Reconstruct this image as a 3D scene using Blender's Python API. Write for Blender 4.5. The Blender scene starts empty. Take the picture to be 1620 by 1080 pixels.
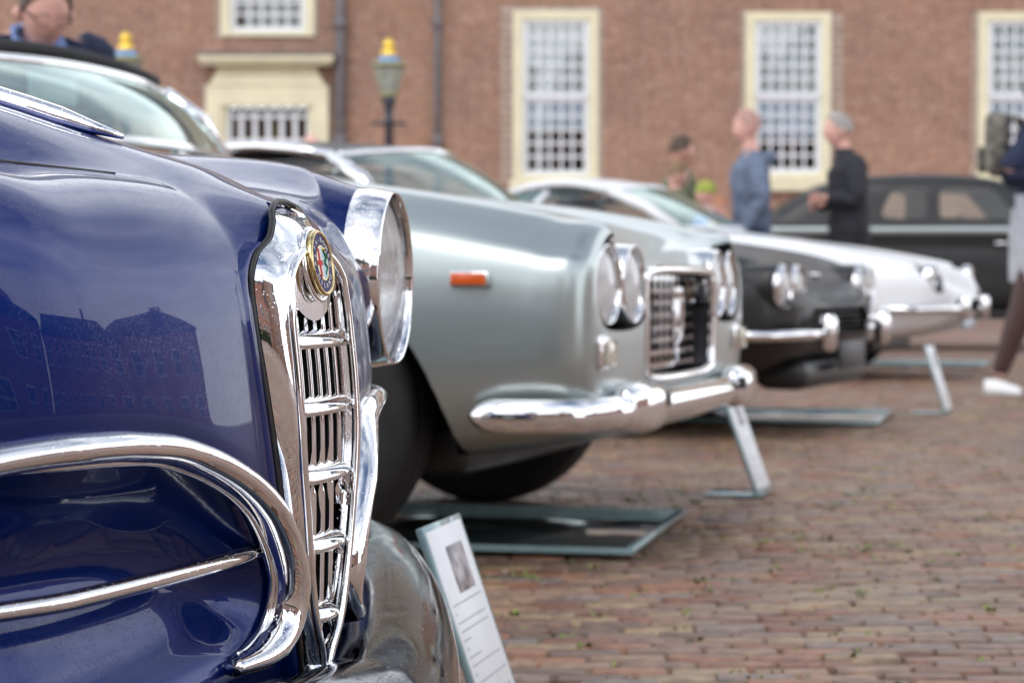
import bpy, bmesh, math, random
import numpy as np
from mathutils import Vector, Matrix
random.seed(7); rng = np.random.default_rng(7)
sc = bpy.context.scene
R = math.radians; PI = math.pi
# ------------------------------------------------------------------ camera, sky, sun, exposure
FP = 3447.0; H = 0.62; PITCH = math.atan(100/FP)
cam = bpy.data.cameras.new('camera'); camo = bpy.data.objects.new('camera', cam)
sc.collection.objects.link(camo); sc.camera = camo
camo.location = (0, 0, H); camo.rotation_euler = (PI/2-PITCH, 0, 0)
cam.sensor_width = 36; cam.lens = FP/1620*36; cam.clip_start = 0.05; cam.clip_end = 900
cam.dof.use_dof = True; cam.dof.focus_distance = 1.93; cam.dof.aperture_fstop = 9.0; cam.dof.aperture_blades = 0

SUN_EL, SUN_AZ = 52, 200
w = bpy.data.worlds.new('World'); sc.world = w; w.use_nodes = True
nt = w.node_tree; nt.nodes.clear()
def wn(t): return nt.nodes.new(t)
out = wn('ShaderNodeOutputWorld'); bg = wn('ShaderNodeBackground'); sky = wn('ShaderNodeTexSky')
sky.sky_type = 'NISHITA'; sky.sun_disc = False; sky.sun_elevation = R(SUN_EL); sky.sun_rotation = R(SUN_AZ); sky.air_density = 1.0; sky.dust_density = 1.0
tc = wn('ShaderNodeTexCoord'); mp = wn('ShaderNodeMapping'); mp.inputs['Scale'].default_value = (1, 1, 2.2)
nz = wn('ShaderNodeTexNoise'); nz.inputs['Scale'].default_value = 2.2; nz.inputs['Detail'].default_value = 7; nz.inputs['Roughness'].default_value = .55
rp = wn('ShaderNodeValToRGB'); rp.color_ramp.elements[0].position = .30; rp.color_ramp.elements[1].position = .62
rp.color_ramp.elements[0].color = (.45, .45, .45, 1); rp.color_ramp.elements[1].color = (.97, .97, .97, 1)
rp2 = wn('ShaderNodeValToRGB'); rp2.color_ramp.elements[0].position = .35; rp2.color_ramp.elements[1].position = .75
rp2.color_ramp.elements[0].color = (14.5, 15.0, 15.9, 1); rp2.color_ramp.elements[1].color = (20.5, 20.7, 21.0, 1)
mx = wn('ShaderNodeMixRGB')
L = nt.links.new
L(tc.outputs['Generated'], mp.inputs['Vector']); L(mp.outputs[0], nz.inputs['Vector'])
L(nz.outputs['Fac'], rp.inputs[0]); L(nz.outputs['Fac'], rp2.inputs[0])
sxz = wn('ShaderNodeSeparateXYZ'); L(tc.outputs['Generated'], sxz.inputs[0]); el = wn('ShaderNodeMapRange'); el.inputs[1].default_value = .12; el.inputs[2].default_value = .85; el.inputs[3].default_value = .35; el.inputs[4].default_value = -.58; L(sxz.outputs['Z'], el.inputs[0])
ad = wn('ShaderNodeMath'); ad.operation = 'ADD'; ad.use_clamp = True; L(rp.outputs[0], ad.inputs[0]); L(el.outputs[0], ad.inputs[1]); L(ad.outputs[0], mx.inputs[0]); L(sky.outputs[0], mx.inputs[1]); L(rp2.outputs[0], mx.inputs[2])
L(mx.outputs[0], bg.inputs['Color']); bg.inputs['Strength'].default_value = .105; L(bg.outputs[0], out.inputs['Surface'])
sun = bpy.data.lights.new('sun', 'SUN'); sun.energy = .8; sun.angle = R(32); sun.color = (1, .97, .92)
suno = bpy.data.objects.new('sun', sun); sc.collection.objects.link(suno)
_d = Vector((math.sin(R(SUN_AZ))*math.cos(R(SUN_EL)), math.cos(R(SUN_AZ))*math.cos(R(SUN_EL)), math.sin(R(SUN_EL))))
suno.rotation_euler = _d.to_track_quat('Z', 'Y').to_euler()
vs = sc.view_settings; vs.view_transform = 'Standard'; vs.look = 'None'; vs.exposure = 0.35; vs.gamma = 1; vs.use_curve_mapping = False
sc.cycles.use_denoising = True
sc.cycles.max_bounces = 8; sc.cycles.transparent_max_bounces = 12

# ------------------------------------------------------------------ helpers
COL = sc.collection
def ray(px, py):
    dx = (px-810)/FP; dy = (540-py)/FP
    return Vector((dx, dy*math.sin(PITCH)+math.cos(PITCH), dy*math.cos(PITCH)-math.sin(PITCH)))
def at(px, py, Y):
    r = ray(px, py); return Vector((0, 0, H)) + r*(Y/r.y)
def onground(px, py, z=0.0):
    r = ray(px, py); return Vector((0, 0, H)) + r*((z-H)/r.z)
class Frame:                                     # a car's own frame: x forward, y left, z up
    def __init__(s, ox, oy, deg): s.o = Vector((ox, oy, 0)); s.t = R(deg); s.u = Vector((math.cos(s.t), -math.sin(s.t), 0)); s.l = Vector((math.sin(s.t), math.cos(s.t), 0))
    def y(s, px, py, y):                         # local point where the sight line meets the plane y = const
        r = ray(px, py); c = Vector((0, 0, H)); k = (y-(c-s.o).dot(s.l))/r.dot(s.l); p = c+r*k-s.o
        return Vector((p.dot(s.u), y, p.z))
    def f(s, px, py, f):
        r = ray(px, py); c = Vector((0, 0, H)); k = (f-(c-s.o).dot(s.u))/r.dot(s.u); p = c+r*k-s.o
        return Vector((f, p.dot(s.l), p.z))
def tag(o, label=None, cat=None, group=None, kind=None):
    if label: o['label'] = label
    if cat: o['category'] = cat
    if group: o['group'] = group
    if kind: o['kind'] = kind
    return o
def empty(name, loc=(0, 0, 0), rz=0, label=None, cat=None, group=None):
    o = bpy.data.objects.new(name, None); COL.objects.link(o); o.location = loc; o.rotation_euler = (0, 0, rz); o.empty_display_size = .1
    return tag(o, label, cat, group)
def link(name, me, mat, parent=None, smooth=True, loc=None):
    if smooth: me.shade_smooth()
    if mat is not None and len(me.materials) == 0:
        for m in (mat if isinstance(mat, (list, tuple)) else [mat]): me.materials.append(m)
    o = bpy.data.objects.new(name, me); COL.objects.link(o)
    if parent is not None: o.parent = parent
    if loc is not None: o.location = loc
    return o
def raw(verts, faces, name='mesh'):
    me = bpy.data.meshes.new(name); me.from_pydata([tuple(v) for v in verts], [], faces); me.update(); return me
class MB:
    def __init__(s): s.v = []; s.f = []
    def add(s, v, f):
        n = len(s.v); s.v += [tuple(p) for p in v]; s.f += [tuple(i+n for i in q) for q in f]; return s
    def grid(s, P, cu=False, cv=False, skip=None):
        nr, nc = len(P), len(P[0]); f = []
        for i in range(nr if cu else nr-1):
            for j in range(nc if cv else nc-1):
                if skip and skip(i, j): continue
                f.append((i*nc+j, i*nc+(j+1) % nc, ((i+1) % nr)*nc+(j+1) % nc, ((i+1) % nr)*nc+j))
        return s.add([p for r in P for p in r], f)
    def box(s, x0, x1, y0, y1, z0, z1, M=None):
        v = [Vector((x, y, z)) for x in (x0, x1) for y in (y0, y1) for z in (z0, z1)]
        if M is not None: v = [M @ p for p in v]
        return s.add(v, [(0, 1, 3, 2), (4, 6, 7, 5), (0, 4, 5, 1), (2, 3, 7, 6), (0, 2, 6, 4), (1, 5, 7, 3)])
    def lathe(s, prof, axis='X', n=32, c=(0, 0, 0), M=None):      # prof: (along, radius)
        P = []
        for a, r in prof:
            row = []
            for k in range(n):
                t = 2*PI*k/n
                if axis == 'X': p = Vector((a, r*math.cos(t), r*math.sin(t)))
                elif axis == 'Y': p = Vector((r*math.cos(t), a, r*math.sin(t)))
                else: p = Vector((r*math.cos(t), r*math.sin(t), a))
                if M is not None: p = M @ p
                row.append(p+Vector(c))
            P.append(row)
        return s.grid(P, cv=True)
    def tube(s, path, r, n=12, closed=False, sx=1, sy=1, up=Vector((0, 0, 1)), caps=True):
        path = [Vector(p) for p in path]; m = len(path); P = []
        for i, p in enumerate(path):
            a = path[(i-1) % m] if (closed or i > 0) else p; b = path[(i+1) % m] if (closed or i < m-1) else p
            t = (b-a).normalized(); x = up.cross(t)
            if x.length < 1e-4: x = Vector((1, 0, 0)).cross(t)
            x.normalize(); y = t.cross(x); rr = r(i/(m-1)) if callable(r) else r
            P.append([p+x*(math.cos(2*PI*k/n)*rr*sx)+y*(math.sin(2*PI*k/n)*rr*sy) for k in range(n)])
        s.grid(P, cu=closed, cv=True)
        if not closed and caps:
            n0 = len(s.v)-m*n; s.f.append(tuple(n0+k for k in range(n-1, -1, -1))); s.f.append(tuple(n0+(m-1)*n+k for k in range(n)))
        return s
    def mesh(s, name='mesh', fix=True):
        me = raw(s.v, s.f, name)
        if fix:
            bm = bmesh.new(); bm.from_mesh(me); bmesh.ops.recalc_face_normals(bm, faces=bm.faces); bm.to_mesh(me); bm.free()
        return me
    def build(s, name, mat, parent=None, smooth=True, loc=None): return link(name, s.mesh(name), mat, parent, smooth, loc)
def bevel_box(x0, x1, y0, y1, z0, z1, b=.005, seg=2, M=None):
    bm = bmesh.new(); bmesh.ops.create_cube(bm, size=1)
    for v in bm.verts: v.co = Vector(((x0+x1)/2+v.co.x*(x1-x0), (y0+y1)/2+v.co.y*(y1-y0), (z0+z1)/2+v.co.z*(z1-z0)))
    bmesh.ops.bevel(bm, geom=list(bm.edges), offset=b, segments=seg, profile=.5, affect='EDGES')
    if M is not None: bmesh.ops.transform(bm, matrix=M, verts=bm.verts)
    me = bpy.data.meshes.new('box'); bm.to_mesh(me); bm.free(); return me
def bbox(name, mat, parent, x0, x1, y0, y1, z0, z1, b=.005, seg=2, M=None):
    return link(name, bevel_box(x0, x1, y0, y1, z0, z1, b, seg, M), mat, parent)
def interp(xs, ys, x):                         # smooth (monotone cubic) interpolation
    xs = np.asarray(xs, float); ys = np.asarray(ys, float); x = np.asarray(x, float)
    h = np.diff(xs); d = np.diff(ys)/h; m = np.zeros_like(ys); m[0] = d[0]; m[-1] = d[-1]
    for i in range(1, len(xs)-1):
        m[i] = 0 if d[i-1]*d[i] <= 0 else 2*d[i-1]*d[i]/(d[i-1]+d[i])
    i = np.clip(np.searchsorted(xs, x)-1, 0, len(h)-1); t = np.clip((x-xs[i])/h[i], 0, 1)
    return (2*t**3-3*t**2+1)*ys[i]+(t**3-2*t**2+t)*h[i]*m[i]+(-2*t**3+3*t**2)*ys[i+1]+(t**3-t**2)*h[i]*m[i+1]
def crom(pts, n, closed=False):                # Catmull-Rom through points
    P = [Vector(p) for p in pts]; m = len(P); o = []; seg = m if closed else m-1
    for k in range(n):
        t = k/(n if closed else n-1)*seg; i = min(int(t), seg-1); u = t-i
        g = lambda j: P[j % m] if closed else (P[j] if 0 <= j < m else (P[0]*2-P[1] if j < 0 else P[-1]*2-P[-2]))
        a, b, c, d = g(i-1), g(i), g(i+1), g(i+2)
        o.append(.5*((2*b)+(-a+c)*u+(2*a-5*b+4*c-d)*u*u+(-a+3*b-3*c+d)*u**3))
    return o
def boolean(me, cut, op='DIFFERENCE'):
    a = bpy.data.objects.new('a', me); b = bpy.data.objects.new('b', cut); COL.objects.link(a); COL.objects.link(b)
    m = a.modifiers.new('b', 'BOOLEAN'); m.object = b; m.operation = op; m.solver = 'EXACT'; m.use_self = False
    try: m.material_mode = 'TRANSFER'
    except Exception: pass
    bpy.context.view_layer.update()
    r = bpy.data.meshes.new_from_object(a.evaluated_get(bpy.context.evaluated_depsgraph_get()))
    bpy.data.objects.remove(a); bpy.data.objects.remove(b); return r
def copy_tree(o, parent=None):
    c = o.copy(); COL.objects.link(c)
    if parent is not None: c.parent = parent
    for ch in list(o.children): copy_tree(ch, c)
    return c
def sharp(o, deg=35): 
    try: o.data.set_sharp_from_angle(angle=R(deg))
    except Exception: pass
    return o

# ------------------------------------------------------------------ materials
MATS = {}
def mat(name, col, rough=.5, metal=0., coat=0., crough=.03, noise=0., nscale=20, bump=0., bscale=200, bdist=.001, ramp=None, spec=.5, drops=0., dscale=420, emis=None, trans=0., ior=1.5, rnoise=0., rscale=30):
    m = bpy.data.materials.new(name); m.use_nodes = True; n = m.node_tree; b = n.nodes['Principled BSDF']; lk = n.links.new
    b.inputs['Base Color'].default_value = (*col, 1); b.inputs['Roughness'].default_value = rough; b.inputs['Metallic'].default_value = metal
    b.inputs['Coat Weight'].default_value = coat; b.inputs['Coat Roughness'].default_value = crough; b.inputs['Specular IOR Level'].default_value = spec
    b.inputs['Transmission Weight'].default_value = trans; b.inputs['IOR'].default_value = ior
    co = n.nodes.new('ShaderNodeTexCoord').outputs['Object']
    if noise or ramp:
        t = n.nodes.new('ShaderNodeTexNoise'); t.inputs['Scale'].default_value = nscale; t.inputs['Detail'].default_value = 6; lk(co, t.inputs['Vector'])
        r = n.nodes.new('ShaderNodeValToRGB'); r.color_ramp.elements[0].position = .3; r.color_ramp.elements[1].position = .7
        c0, c1 = ramp if ramp else (tuple(max(0, c*(1-noise)) for c in col), tuple(min(1, c*(1+noise)) for c in col))
        r.color_ramp.elements[0].color = (*c0, 1); r.color_ramp.elements[1].color = (*c1, 1)
        lk(t.outputs['Fac'], r.inputs[0]); lk(r.outputs[0], b.inputs['Base Color'])
    if rnoise:
        t = n.nodes.new('ShaderNodeTexNoise'); t.inputs['Scale'].default_value = rscale; t.inputs['Detail'].default_value = 5; lk(co, t.inputs['Vector'])
        q = n.nodes.new('ShaderNodeMapRange'); q.inputs[1].default_value = .35; q.inputs[2].default_value = .7; q.inputs[3].default_value = rough; q.inputs[4].default_value = rough+rnoise
        lk(t.outputs['Fac'], q.inputs[0]); lk(q.outputs[0], b.inputs['Roughness'])
    last = None
    if bump:
        t = n.nodes.new('ShaderNodeTexNoise'); t.inputs['Scale'].default_value = bscale; t.inputs['Detail'].default_value = 4; lk(co, t.inputs['Vector'])
        u = n.nodes.new('ShaderNodeBump'); u.inputs['Strength'].default_value = bump; u.inputs['Distance'].default_value = bdist; lk(t.outputs['Fac'], u.inputs['Height']); last = u
    if drops:                                   # fine rain drops standing on upper faces
        v = n.nodes.new('ShaderNodeTexVoronoi'); v.inputs['Scale'].default_value = dscale; v.inputs['Randomness'].default_value = 1; lk(co, v.inputs['Vector'])
        q = n.nodes.new('ShaderNodeMapRange'); q.inputs[1].default_value = .05; q.inputs[2].default_value = .34; q.inputs[3].default_value = 1; q.inputs[4].default_value = 0; q.interpolation_type = 'SMOOTHSTEP'
        lk(v.outputs['Distance'], q.inputs[0])
        t = n.nodes.new('ShaderNodeTexNoise'); t.inputs['Scale'].default_value = 45; t.inputs['Detail'].default_value = 8; lk(co, t.inputs['Vector'])
        q2 = n.nodes.new('ShaderNodeMapRange'); q2.inputs[1].default_value = .40; q2.inputs[2].default_value = .52; lk(t.outputs['Fac'], q2.inputs[0])
        g = n.nodes.new('ShaderNodeNewGeometry'); sx = n.nodes.new('ShaderNodeSeparateXYZ'); lk(g.outputs['Normal'], sx.inputs[0])
        q3 = n.nodes.new('ShaderNodeMapRange'); q3.inputs[1].default_value = .0; q3.inputs[2].default_value = .75; q3.inputs[3].default_value = .04; q3.inputs[4].default_value = 1; lk(sx.outputs['Z'], q3.inputs[0])
        vc = n.nodes.new('ShaderNodeSeparateXYZ'); lk(v.outputs['Color'], vc.inputs[0])
        q4 = n.nodes.new('ShaderNodeMath'); q4.operation = 'GREATER_THAN'; q4.inputs[1].default_value = .35; lk(vc.outputs[0], q4.inputs[0])
        def mul(a, c):
            k = n.nodes.new('ShaderNodeMath'); k.operation = 'MULTIPLY'; lk(a, k.inputs[0]); lk(c, k.inputs[1]); return k.outputs[0]
        hgt = mul(mul(q.outputs[0], q4.outputs[0]), mul(q2.outputs[0], q3.outputs[0]))
        u = n.nodes.new('ShaderNodeBump'); u.inputs['Strength'].default_value = drops; u.inputs['Distance'].default_value = .0007; lk(hgt, u.inputs['Height'])
        if last: lk(last.outputs[0], u.inputs['Normal'])
        last = u
    if last:
        lk(last.outputs[0], b.inputs['Normal']); lk(last.outputs[0], b.inputs['Coat Normal'])
    if emis: b.inputs['Emission Color'].default_value = (*emis[:3], 1); b.inputs['Emission Strength'].default_value = emis[3]
    MATS[name] = m; return m
def glass_mat(name, tint, lo=.06, rough=.01, refl=(1, 1, 1)):
    m = bpy.data.materials.new(name); m.use_nodes = True; n = m.node_tree; n.nodes.clear(); lk = n.links.new
    o = n.nodes.new('ShaderNodeOutputMaterial'); mx = n.nodes.new('ShaderNodeMixShader'); t = n.nodes.new('ShaderNodeBsdfTransparent'); g = n.nodes.new('ShaderNodeBsdfGlossy')
    t.inputs[0].default_value = (*tint, 1); g.inputs['Roughness'].default_value = rough; g.inputs['Color'].default_value = (*refl, 1)
    f = n.nodes.new('ShaderNodeFresnel'); f.inputs['IOR'].default_value = 1.5; a = n.nodes.new('ShaderNodeMath'); a.operation = 'ADD'; a.inputs[1].default_value = lo; a.use_clamp = True
    nz = n.nodes.new('ShaderNodeTexNoise'); nz.inputs['Scale'].default_value = 3; bu = n.nodes.new('ShaderNodeBump'); bu.inputs['Strength'].default_value = .05; bu.inputs['Distance'].default_value = .01
    co = n.nodes.new('ShaderNodeTexCoord'); lk(co.outputs['Object'], nz.inputs['Vector']); lk(nz.outputs['Fac'], bu.inputs['Height']); lk(bu.outputs[0], g.inputs['Normal'])
    lk(f.outputs[0], a.inputs[0]); lk(a.outputs[0], mx.inputs[0]); lk(t.outputs[0], mx.inputs[1]); lk(g.outputs[0], mx.inputs[2]); lk(mx.outputs[0], o.inputs[0]); return m
BLUE = mat('blue_paint', (.0008, .014, .118), .36, .55, .8, .012, noise=.08, nscale=6, drops=.5, dscale=760, bump=.012, bscale=14, bdist=.002, spec=.05)
SILVER = mat('silver_paint', (.38, .43, .425), .33, .75, .6, .06, noise=.04, nscale=4, bump=.01, bscale=8, bdist=.002)
BLACKP = mat('black_paint', (.008, .008, .009), .45, 0, .12, .04, noise=.2, nscale=5)
WHITEP = mat('white_paint', (.80, .82, .84), .4, .0, .5, .12, noise=.03, nscale=5)
CHROME = mat('chrome', (.86, .86, .87), .035, 1., noise=.03, nscale=30, drops=.5, dscale=380, bump=.015, bscale=40, bdist=.001, rnoise=.02)
CHROME2 = mat('chrome_plain', (.85, .85, .86), .06, 1., noise=.04, nscale=30, bump=.02, bscale=12, bdist=.002)
DKCHROME = mat('wet_chrome_dim_reflection', (.045, .05, .062), .06, 1., noise=.1, nscale=12, drops=1., dscale=300, rnoise=.08)  # rain-specked bumper chrome; dark reflections are put into its base colour
RUBBER = mat('rubber', (.015, .015, .016), .45, noise=.3, nscale=30, bump=.1, bscale=60)
TYRE = mat('tyre_rubber', (.009, .009, .010), .7, noise=.35, nscale=25, bump=.3, bscale=120, bdist=.002)
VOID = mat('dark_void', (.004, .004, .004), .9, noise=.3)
DKMET = mat('dark_metal', (.05, .05, .055), .45, .6, noise=.25, nscale=12)
TRIMDK = mat('interior_leather', (.03, .028, .028), .6, noise=.3, nscale=12, bump=.2, bscale=80)
TOPCLOTH = mat('black_top_fabric', (.02, .02, .022), .85, noise=.3, nscale=30, bump=.5, bscale=600)
AMBER = mat('amber_lens', (.65, .10, .012), .2, 0, 1., .05, noise=.2, nscale=60)
PALELENS = mat('pale_lens', (.62, .57, .46), .2, 0, 1., .05, noise=.15, nscale=60)
REFLECTOR = mat('lamp_reflector', (.9, .9, .9), .12, 1., noise=.05)
GLASS = glass_mat('windscreen_glass', (.78, .93, .88), .18, refl=(.84, 1, .96))
SIDEGL = glass_mat('side_glass', (.80, .86, .84), .01)
PANE = glass_mat('window_pane_glass', (.93, .95, .95), .02)
ACRYL = mat('acrylic_edge', (.28, .41, .43), .12, 0, .6, .05, noise=.1, nscale=20)
PLATEGL = mat('dark_glass_sheet', (.035, .05, .055), .06, 0, 1., .02, noise=.3, nscale=9, rnoise=.1)
WHITECARD = mat('white_card', (.80, .81, .82), .5, noise=.02, nscale=40)
INK = mat('grey_ink', (.20, .20, .26), .6, noise=.2)
PHOTO = mat('printed_photo', (.25, .22, .24), .4, ramp=((.10, .09, .10), (.55, .50, .52)), nscale=45)
def lens_mat():
    m = mat('ribbed_lens', (.95, .96, .97), .04, trans=.92, ior=1.45, noise=.02)
    n = m.node_tree; b = n.nodes['Principled BSDF']; lk = n.links.new
    co = n.nodes.new('ShaderNodeTexCoord'); w_ = n.nodes.new('ShaderNodeTexWave'); w_.wave_type = 'BANDS'; w_.bands_direction = 'Y'; w_.inputs['Scale'].default_value = 55; w_.inputs['Distortion'].default_value = .6
    lk(co.outputs['Object'], w_.inputs['Vector']); u = n.nodes.new('ShaderNodeBump'); u.inputs['Strength'].default_value = .5; u.inputs['Distance'].default_value = .0012
    lk(w_.outputs['Fac'], u.inputs['Height']); lk(u.outputs[0], b.inputs['Normal']); return m
LENS = lens_mat()
LENS2 = mat('frosted_lens', (.95, .95, .95), .16, trans=.5, ior=1.45, noise=.02)
def tint_mat(name, cols, rough=.6, rvar=.2, nscale=18, bump=.3, moss=False, spec=.5, stain=.35):
    m = bpy.data.materials.new(name); m.use_nodes = True; n = m.node_tree; b = n.nodes['Principled BSDF']; lk = n.links.new
    a = n.nodes.new('ShaderNodeAttribute'); a.attribute_name = 'tint'
    r = n.nodes.new('ShaderNodeValToRGB'); r.color_ramp.interpolation = 'LINEAR'; e = r.color_ramp.elements
    while len(e) < len(cols): e.new(.5)
    for i, c in enumerate(cols): e[i].position = i/(len(cols)-1); e[i].color = (*c, 1)
    lk(a.outputs['Fac'], r.inputs[0])
    g = n.nodes.new('ShaderNodeNewGeometry'); t = n.nodes.new('ShaderNodeTexNoise'); t.inputs['Scale'].default_value = nscale; t.inputs['Detail'].default_value = 8; lk(g.outputs['Position'], t.inputs['Vector'])
    t2 = n.nodes.new('ShaderNodeTexNoise'); t2.inputs['Scale'].default_value = nscale*.06; t2.inputs['Detail'].default_value = 5; lk(g.outputs['Position'], t2.inputs['Vector'])
    mm = n.nodes.new('ShaderNodeMapRange'); mm.inputs[1].default_value = .3; mm.inputs[2].default_value = .7; mm.inputs[3].default_value = 1-stain; mm.inputs[4].default_value = 1+stain; lk(t.outputs['Fac'], mm.inputs[0])
    m2 = n.nodes.new('ShaderNodeMapRange'); m2.inputs[1].default_value = .3; m2.inputs[2].default_value = .7; m2.inputs[3].default_value = .8; m2.inputs[4].default_value = 1.15; lk(t2.outputs['Fac'], m2.inputs[0])
    k = n.nodes.new('ShaderNodeMath'); k.operation = 'MULTIPLY'; lk(mm.outputs[0], k.inputs[0]); lk(m2.outputs[0], k.inputs[1])
    v = n.nodes.new('ShaderNodeVectorMath'); v.operation = 'SCALE'; lk(r.outputs[0], v.inputs[0]); lk(k.outputs[0], v.inputs['Scale'])
    lk(v.outputs[0], b.inputs['Base Color'])
    q = n.nodes.new('ShaderNodeMapRange'); q.inputs[1].default_value = .35; q.inputs[2].default_value = .65; q.inputs[3].default_value = rough; q.inputs[4].default_value = rough+rvar; lk(t2.outputs['Fac'], q.inputs[0]); lk(q.outputs[0], b.inputs['Roughness'])
    u = n.nodes.new('ShaderNodeBump'); u.inputs['Strength'].default_value = bump; u.inputs['Distance'].default_value = .003; lk(t.outputs['Fac'], u.inputs['Height']); lk(u.outputs[0], b.inputs['Normal'])
    b.inputs['Specular IOR Level'].default_value = spec; return m
PAVER = tint_mat('paving_brick', [(.19, .090, .056), (.25, .13, .084), (.15, .10, .078), (.28, .18, .115), (.21, .13, .098), (.29, .215, .13), (.26, .11, .064), (.18, .15, .135), (.25, .15, .10)], .38, .3, nscale=30)
WALLB = tint_mat('wall_brick', [(.29, .145, .096), (.34, .183, .125), (.30, .158, .107), (.38, .222, .155), (.27, .14, .096), (.35, .178, .112)], .8, .1, nscale=14, spec=.3)
SAND = mat('joint_sand', (.07, .055, .045), .85, noise=.4, nscale=12, bump=.4, bscale=150)
MORTAR = mat('mortar', (.40, .34, .29), .9, noise=.2, nscale=8, bump=.3, bscale=80)
CREAM = mat('cream_stone_paint', (.71, .65, .46), .6, noise=.07, nscale=3, bump=.2, bscale=40)
SASH = mat('white_window_paint', (.72, .74, .77), .45, noise=.04, nscale=8)
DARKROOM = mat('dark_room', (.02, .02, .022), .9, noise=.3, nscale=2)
CURTAIN = mat('pale_blind', (.85, .90, .88), .9, noise=.12, nscale=5)
CURTAINB = mat('blue_grey_blind', (.70, .78, .90), .9, noise=.12, nscale=5)
LEAD = mat('grey_lead', (.16, .15, .16), .6, .2, noise=.2, nscale=8)
GOLD = mat('gold_leaf', (.95, .62, .10), .3, .8, noise=.15, nscale=20)
PALEBLUE = mat('blue_enamel', (.12, .27, .50), .4, noise=.1)
OLIVE = mat('olive_paint', (.30, .29, .14), .5, noise=.15)
POST = mat('dark_post_paint', (.035, .04, .055), .5, noise=.2)
LANTGL = mat('lantern_glass', (.34, .37, .33), .15, 0, .5, noise=.2, nscale=8)
SLATE = mat('roof_slate', (.06, .06, .07), .6, noise=.3, nscale=3, bump=.3, bscale=9)
HEDGE = mat('hedge_leaves', (.03, .07, .02), .7, noise=.5, nscale=15)

# ------------------------------------------------------------------ paving
def brick_arrays(cx, cy, cz, sx, sy, sz, tilt, axis='Z', ch=.004):
    """many bricks in one go: returns verts (n,12,3) and the face list of a single brick; tops chamfered"""
    n = len(cx); V = np.zeros((n, 12, 3))
    s = np.array([[-1, -1], [1, -1], [1, 1], [-1, 1]])
    for k in range(4):
        for lev, (ins, zz) in enumerate(((0, -1), (0, -ch), (ch, 0))):
            V[:, lev*4+k, 0] = s[k, 0]*(sx/2-ins); V[:, lev*4+k, 1] = s[k, 1]*(sy/2-ins)
            V[:, lev*4+k, 2] = (0 if zz == 0 else (-sz if zz == -1 else zz))+tilt[:, 0]*V[:, lev*4+k, 0]+tilt[:, 1]*V[:, lev*4+k, 1]
    if axis == 'Y': V = np.stack([V[..., 0], -V[..., 2], V[..., 1]], -1)
    V += np.stack([cx, cy, cz], -1)[:, None, :]
    F = [(8, 9, 10, 11)]+[(4+k, 4+(k+1) % 4, 8+(k+1) % 4, 8+k) for k in range(4)]+[(k, (k+1) % 4, 4+(k+1) % 4, 4+k) for k in range(4)]
    return V, np.array(F)
def bricks_mesh(name, V, F, tint):
    n = len(V); me = bpy.data.meshes.new(name); v = V.reshape(-1, 3); f = (F[None]+12*np.arange(n)[:, None, None]).reshape(-1, 4)
    me.vertices.add(len(v)); me.vertices.foreach_set('co', v.ravel().astype(np.float32))
    me.loops.add(f.size); me.loops.foreach_set('vertex_index', f.ravel().astype(np.int32))
    me.polygons.add(len(f)); me.polygons.foreach_set('loop_start', np.arange(0, f.size, 4, dtype=np.int32))
    a = me.attributes.new('tint', 'FLOAT', 'POINT'); a.data.foreach_set('value', np.repeat(tint, 12).astype(np.float32)); me.update(); me.validate(); return me
def lay_bricks(V, F, tint, pick, matr, parent, cen, nm='brick', stuffname='brick_field', variants=12, size=None, axis='Z'):
    """pick: indices laid as single objects (shared meshes), the rest joined as stuff"""
    rest = np.ones(len(V), bool); rest[pick] = False
    o = link(stuffname, bricks_mesh(stuffname, V[rest], F, tint[rest]), matr, parent, smooth=False); o['kind'] = 'stuff'
    pick = np.array(pick); order = pick[np.argsort(tint[pick])]; groups = np.array_split(order, variants)
    for g in groups:
        if not len(g): continue
        base = V[g[0]]-cen[g[0]]; me = bricks_mesh(nm, base[None], F, tint[g[:1]]); me.materials.append(matr)
        for i in g:
            b = bpy.data.objects.new(nm, me); COL.objects.link(b); b.parent = parent; b.location = tuple(cen[i])
ground = link('ground', raw([(-250, -250, -.03), (250, -250, -.03), (250, 300, -.03), (-250, 300, -.03)], [(0, 1, 2, 3)]), None, None, False)
def far_ground():
    m = bpy.data.materials.new('paved_ground'); m.use_nodes = True; n = m.node_tree; b = n.nodes['Principled BSDF']; lk = n.links.new
    g = n.nodes.new('ShaderNodeNewGeometry'); t = n.nodes.new('ShaderNodeTexBrick'); lk(g.outputs['Position'], t.inputs['Vector'])
    t.inputs['Scale'].default_value = 1; t.inputs['Brick Width'].default_value = .128; t.inputs['Row Height'].default_value = .0585; t.inputs['Mortar Size'].default_value = .004
    t.inputs['Color1'].default_value = (.34, .20, .155, 1); t.inputs['Color2'].default_value = (.25, .18, .16, 1); t.inputs['Mortar'].default_value = (.11, .09, .07, 1)
    z = n.nodes.new('ShaderNodeTexNoise'); z.inputs['Scale'].default_value = .9; z.inputs['Detail'].default_value = 8; lk(g.outputs['Position'], z.inputs['Vector'])
    q = n.nodes.new('ShaderNodeMapRange'); q.inputs[1].default_value = .3; q.inputs[2].default_value = .7; q.inputs[3].default_value = .75; q.inputs[4].default_value = 1.2; lk(z.outputs['Fac'], q.inputs[0])
    v = n.nodes.new('ShaderNodeVectorMath'); v.operation = 'SCALE'; lk(t.outputs['Color'], v.inputs[0]); lk(q.outputs[0], v.inputs['Scale']); lk(v.outputs[0], b.inputs['Base Color'])
    b.inputs['Roughness'].default_value = .5; return m
ground.data.materials.append(far_ground()); ground['kind'] = 'structure'
pav = link('pavement', raw([(-5, -4, -.014), (9, -4, -.014), (9, 17, -.014), (-5, 17, -.014)], [(0, 1, 2, 3)]), SAND, None, False); pav['kind'] = 'structure'
BW, BH = .128, .0585
ys = np.arange(-4, 17, BH); cx = []; cy = []
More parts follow.
